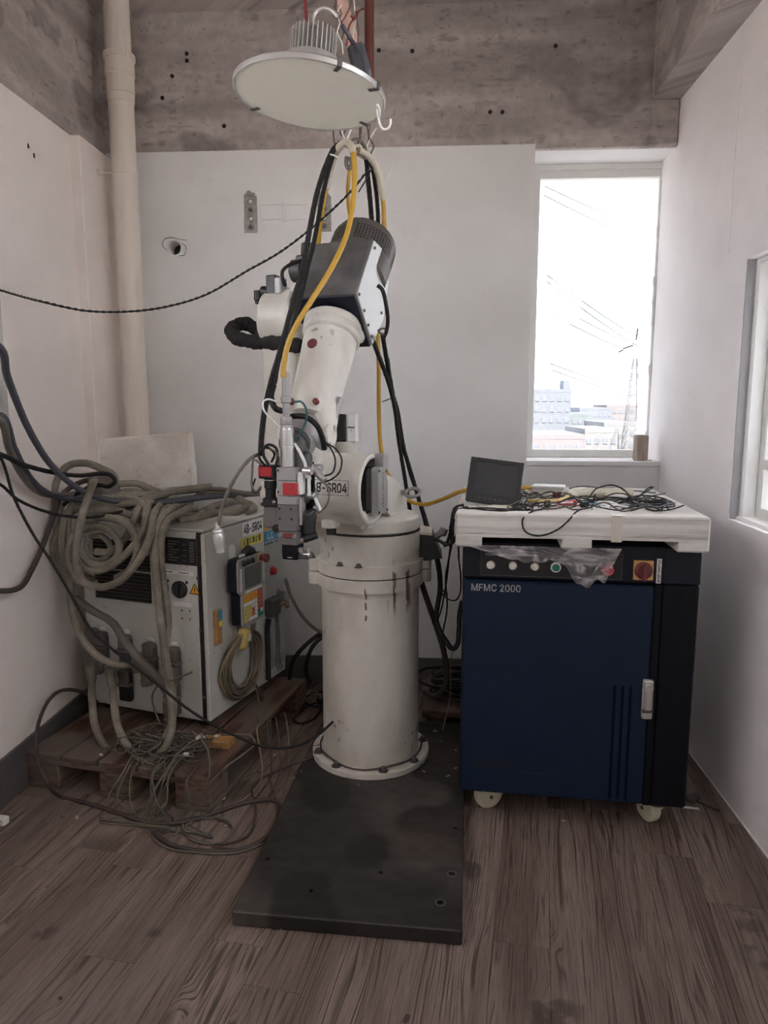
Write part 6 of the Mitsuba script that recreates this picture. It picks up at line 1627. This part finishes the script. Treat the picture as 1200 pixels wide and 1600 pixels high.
for lb, p, r, m in (('thick dark cable snaking from the wall over the pallet corner across the floor', [(-1.463,2.980,0.185),(-1.494,2.920,0.257),(-1.536,2.840,0.300),(-1.533,2.720,0.311),(-1.525,2.620,0.268),(-1.488,2.520,0.222),(-1.437,2.440,0.187),(-1.362,2.360,0.152),(-1.396,2.509,0.008),(-1.265,2.467,0.008),(-1.116,2.407,0.008),(-1.012,2.364,0.008),(-0.924,2.357,0.008),(-0.843,2.382,0.008),(-0.763,2.446,0.008),(-0.676,2.512,0.008),(-0.583,2.536,0.008),(-0.536,2.485,0.008),(-0.526,2.389,0.008),(-0.558,2.283,0.008),(-0.631,2.220,0.008),(-0.746,2.206,0.008),(-0.866,2.234,0.008),(-0.956,2.304,0.008)], .0078, 'm_cable_brown'),
                    ('black cable winding over the back left of the pallet', [(-1.399,2.820,0.106),(-1.443,2.740,0.115),(-1.504,2.700,0.111),(-1.569,2.720,0.110),(-1.596,2.800,0.110),(-1.581,2.900,0.092),(-1.534,2.980,0.080)], .006, 'm_rubber'),
                    ('brown lead curling on the floor between pallet and steel plate', [(-0.441,2.819,0.050),(-0.511,2.760,0.050),(-0.595,2.774,0.006),(-0.658,2.697,0.006),(-0.680,2.617,0.006),(-0.648,2.526,0.006),(-0.619,2.407,0.006),(-0.624,2.297,0.006),(-0.690,2.255,0.006),(-0.781,2.261,0.006),(-0.863,2.328,0.006),(-0.866,2.392,0.006),(-0.806,2.413,0.006),(-0.727,2.388,0.006),(-0.681,2.339,0.006)], .0038, 'm_cable_brown'),
                    ('second brown lead beside it on the floor', [(-0.730,2.933,0.160),(-0.695,2.846,0.100),(-0.689,2.833,0.006),(-0.612,2.655,0.006),(-0.562,2.518,0.006),(-0.541,2.392,0.006),(-0.562,2.300,0.006),(-0.625,2.230,0.006),(-0.729,2.238,0.006)], .0034, 'm_wire_brown')):
    k = thing('floor_cable', lb, 'cable')
    part(k, 'line', cable(p, r, 8, .015), m)

# cables behind the pedestal
for lb, p, r, m in (('grey cable drooping from the welding head to the floor left of the pedestal', [(-0.618,3.050,0.745),(-0.601,3.100,0.645),(-0.560,3.150,0.543),(-0.507,3.180,0.477),(-0.448,3.200,0.447),(-0.374,3.200,0.436)], .0075, 'm_cable_grey'),
                    ('upper of two black cables arching out left behind the pedestal', [(-0.409,3.250,0.453),(-0.483,3.240,0.446),(-0.544,3.220,0.408),(-0.599,3.220,0.351),(-0.638,3.260,0.285),(-0.660,3.300,0.192)], .010, 'm_rubber'),
                    ('lower of two black cables arching out left behind the pedestal', [(-0.403,3.200,0.454),(-0.466,3.180,0.450),(-0.517,3.160,0.410),(-0.547,3.160,0.342),(-0.561,3.200,0.265),(-0.547,3.220,0.208)], .010, 'm_rubber'),
                    ('thick dark cable dropping from the collar behind the pedestal to the floor', [(-0.043,3.000,0.835),(-0.020,3.000,0.738),(0.008,3.020,0.649),(0.042,3.040,0.544),(0.071,3.040,0.452),(0.086,3.050,0.367),(0.090,3.070,0.295),(0.068,3.080,0.236),(0.029,3.100,0.203),(-0.011,3.120,0.218)], .0125, 'm_cable_brown'),
                    ('thick black cable loop hanging between pedestal and blue cabinet', [(0.037,2.940,0.882),(0.048,2.920,0.827),(0.054,2.920,0.746),(0.044,2.900,0.683),(0.037,2.880,0.635),(0.053,2.860,0.587),(0.081,2.840,0.545),(0.105,2.830,0.520),(0.123,2.830,0.536),(0.130,2.840,0.595),(0.132,2.860,0.656),(0.144,2.900,0.699)], .0105, 'm_rubber'),
                    ('thin black wire loop between pedestal and blue cabinet', [(0.096,2.600,1.087),(0.088,2.660,1.010),(0.083,2.720,0.924),(0.077,2.800,0.817),(0.069,2.860,0.735),(0.060,2.900,0.670),(0.045,2.920,0.615),(0.035,2.930,0.595)], .0034, 'm_rubber'),
                    ('thin black wire sagging against the left edge of the blue cabinet', [(0.108,2.520,1.031),(0.116,2.620,0.934),(0.127,2.700,0.854),(0.128,2.740,0.781),(0.113,2.780,0.737),(0.084,2.820,0.730),(0.059,2.860,0.746),(0.064,2.880,0.751),(0.077,2.880,0.730)], .003, 'm_rubber'),
                    ('hair thin lead running down to the floor right of the pedestal', [(0.103,2.840,0.505),(0.099,2.860,0.410),(0.099,2.880,0.291),(0.083,2.860,0.215),(0.070,2.840,0.168)], .0016, 'm_cable_grey')):
    k = thing('rear_cable', lb, 'cable')
    part(k, 'line', cable(p, r, 8, .015), m)
k = thing('eye_fitting', 'grey cable gland fitting on top of the base connector box', 'fitting')
q = (0.0630,2.9600,0.9756)
part(k, 'body', cat(cyl((q[0] - .05, q[1], q[2] - .035), (q[0] - .005, q[1], q[2]), .014, n=16), cyl((q[0] - .005, q[1], q[2] - .01), (q[0] + .008, q[1], q[2] + .018), .017, n=16)), 'm_alu_dull')

k = thing('low_board', 'low dark board on the floor against the back wall behind the pedestal', 'board')
part(k, 'top_board', box2((-.02, 3.20, .055), (.92, 3.60, .090), .004), 'm_pallet')
for x in (.0, .80):
    part(k, 'foot', box2((x, 3.22, 0), (x + .09, 3.58, .055), .004), 'm_pallet')
wk = thing('wire_coil', 'loose coil of dark cable lying on the low board behind the pedestal', 'cable coil')
R4 = random.Random(3)
for i in range(14):
    cx, cy = .20 + .05 * R4.uniform(-1, 1), 3.38 + .03 * R4.uniform(-1, 1)
    r1, r2 = R4.uniform(.10, .21), R4.uniform(.06, .13)
    ph = R4.random() * 6
    pts = [(cx + r1 * math.cos(a) + .012 * R4.uniform(-1, 1), cy + r2 * math.sin(a), .10 + .011 * i * .6 + .012 * math.sin(2 * a + ph) + .012) for a in np.linspace(0, 2 * math.pi, 12, endpoint=False)]
    part(wk, 'loop', cable(pts, R4.choice((.005, .006, .0075)), 7, .02, True), R4.choice(('m_rubber', 'm_rubber', 'm_cable_grey', 'm_cable_brown')))
wk = thing('wire_coil', 'loose coil of dark cable on the floor left behind the pedestal', 'cable coil')
for i in range(9):
    cx, cy = -.46 + .05 * R4.uniform(-1, 1), 3.40 + .03 * R4.uniform(-1, 1)
    r1, r2 = R4.uniform(.06, .13), R4.uniform(.05, .11)
    ph = R4.random() * 6
    pts = [(cx + r1 * math.cos(a) + .012 * R4.uniform(-1, 1), cy + r2 * math.sin(a), .018 + .010 * i + .008 * math.sin(2 * a + ph)) for a in np.linspace(0, 2 * math.pi, 12, endpoint=False)]
    part(wk, 'loop', cable(pts, R4.choice((.005, .006, .0075)), 7, .02, True), R4.choice(('m_rubber', 'm_cable_grey', 'm_cable_brown')))
k = thing('floor_cable', 'thin black cable looping on the floor left of the pedestal', 'cable')
part(k, 'line', cable([(-0.520,3.479,0.006),(-0.573,3.436,0.006),(-0.615,3.341,0.006),(-0.636,3.252,0.006),(-0.598,3.212,0.006),(-0.548,3.243,0.006),(-0.520,3.347,0.006),(-0.504,3.456,0.006)], .0045, 7, .015), 'm_rubber')

# socket at the left edge and rubbish on the floor
k = thing('floor_socket', 'white socket on the floor edge at the left of the photo', 'socket')
q = (-1.5230,2.3211,0.0000)
part(k, 'case', mv(box(.045, .03, .028, .003), (q[0] - .004, q[1] + .01, .0145), rz=-10), 'm_white')
part(k, 'slot', mv(box(.008, .002, .006, .0006), (q[0] + .004, q[1] - .0055, .015), rz=-10), 'm_dark')
R5 = random.Random(21)
spots = [(-0.745,2.785,0.001),(-0.654,2.902,0.001),(-0.623,2.927,0.001),(-0.772,2.545,0.001),(-0.711,2.369,0.001),(-0.949,2.347,0.001),(-0.525,2.715,0.001),(-0.460,2.749,0.001),(-0.686,2.751,0.001),(-1.265,2.581,0.145),(-1.274,2.384,0.001),(-0.411,1.867,0.001),(0.502,2.472,0.001),(-0.042,1.581,0.001),(-0.924,1.589,0.001),(0.667,2.446,0.001)]
lbs = ['white flake on the floor left of the steel plate', 'small white chip near the pedestal foot, floor left', 'second small white chip beside it', 'pale bead under the leads', 'white flake inside the cable curl', 'pale crumb before the pallet', 'paper scrap at the left plate edge', 'pale sliver left of the pedestal flange', 'white sliver among the brown leads', 'white sliver on the pallet top', 'pale crumb before the pallet left part', 'triangular white chip at the front edge of the steel plate', 'small bright screw under the blue cabinet', 'dark splinter at the bottom of the photo', 'small dark fleck on the floor boards bottom left', 'brown crumb on the floor before the right castor']
for i, (q, lb) in enumerate(zip(spots, lbs)):
    dark = 'dark' in lb or 'brown' in lb
    w_ = R5.uniform(.010, .024)
    solo('floor_scrap', mv(box(w_, w_ * .45, .003, .0008), (q[0], q[1], q[2] + .0018), rz=R5.uniform(0, 180), rx=0), 'm_cable_brown' if dark else 'm_scrap', lb, 'scrap')
for i, q in enumerate([(-0.498,2.684,0.049),(-0.086,3.569,0.049),(0.069,2.980,0.049),(0.121,2.747,0.049),(0.089,2.684,0.049),(0.042,3.079,0.049),(-0.007,2.714,0.049),(0.127,2.901,0.049),(-0.258,2.595,0.049)]):
    w_ = R5.uniform(.006, .018)
    solo('plate_scrap', mv(box(w_, w_ * .4, .002, .0006), (q[0], q[1], .0485), rz=R5.uniform(0, 180)), 'm_scrap' if i % 3 else 'm_blockwood', ('pale scrap left of the pedestal flange on the plate edge', 'scrap on the floor plate far behind the pedestal', 'pale scrap right of the pedestal foot', 'tan scrap on the plate near the blue cabinet corner', 'pale scrap beside the tan one near the blue cabinet', 'pale scrap just right of the pedestal, further back', 'tan scrap touching the right of the pedestal flange', 'pale scrap on the plate against the cabinet side', 'pale scrap right in front of the pedestal flange')[i], 'scrap')
k = thing('rubbish_wad', 'dark dusty wad with a thin stick beside the right castor', 'rubbish')
q = (1.0048,2.6377,0.0000)
part(k, 'wad', mv(hull([(0, 0, .012, .012), (.03, .01, .014, .014), (.012, -.015, .010, .010)], 2), q), 'm_steel_dark')
part(k, 'stick', cyl((q[0] + .01, q[1] - .01, .014), (q[0] + .09, q[1] - .07, .004), .003, n=8), 'm_black')
part(k, 'shred', mv(box(.06, .012, .004, .001), (q[0] - .01, q[1] - .05, .0025), rz=-10), 'm_tie')
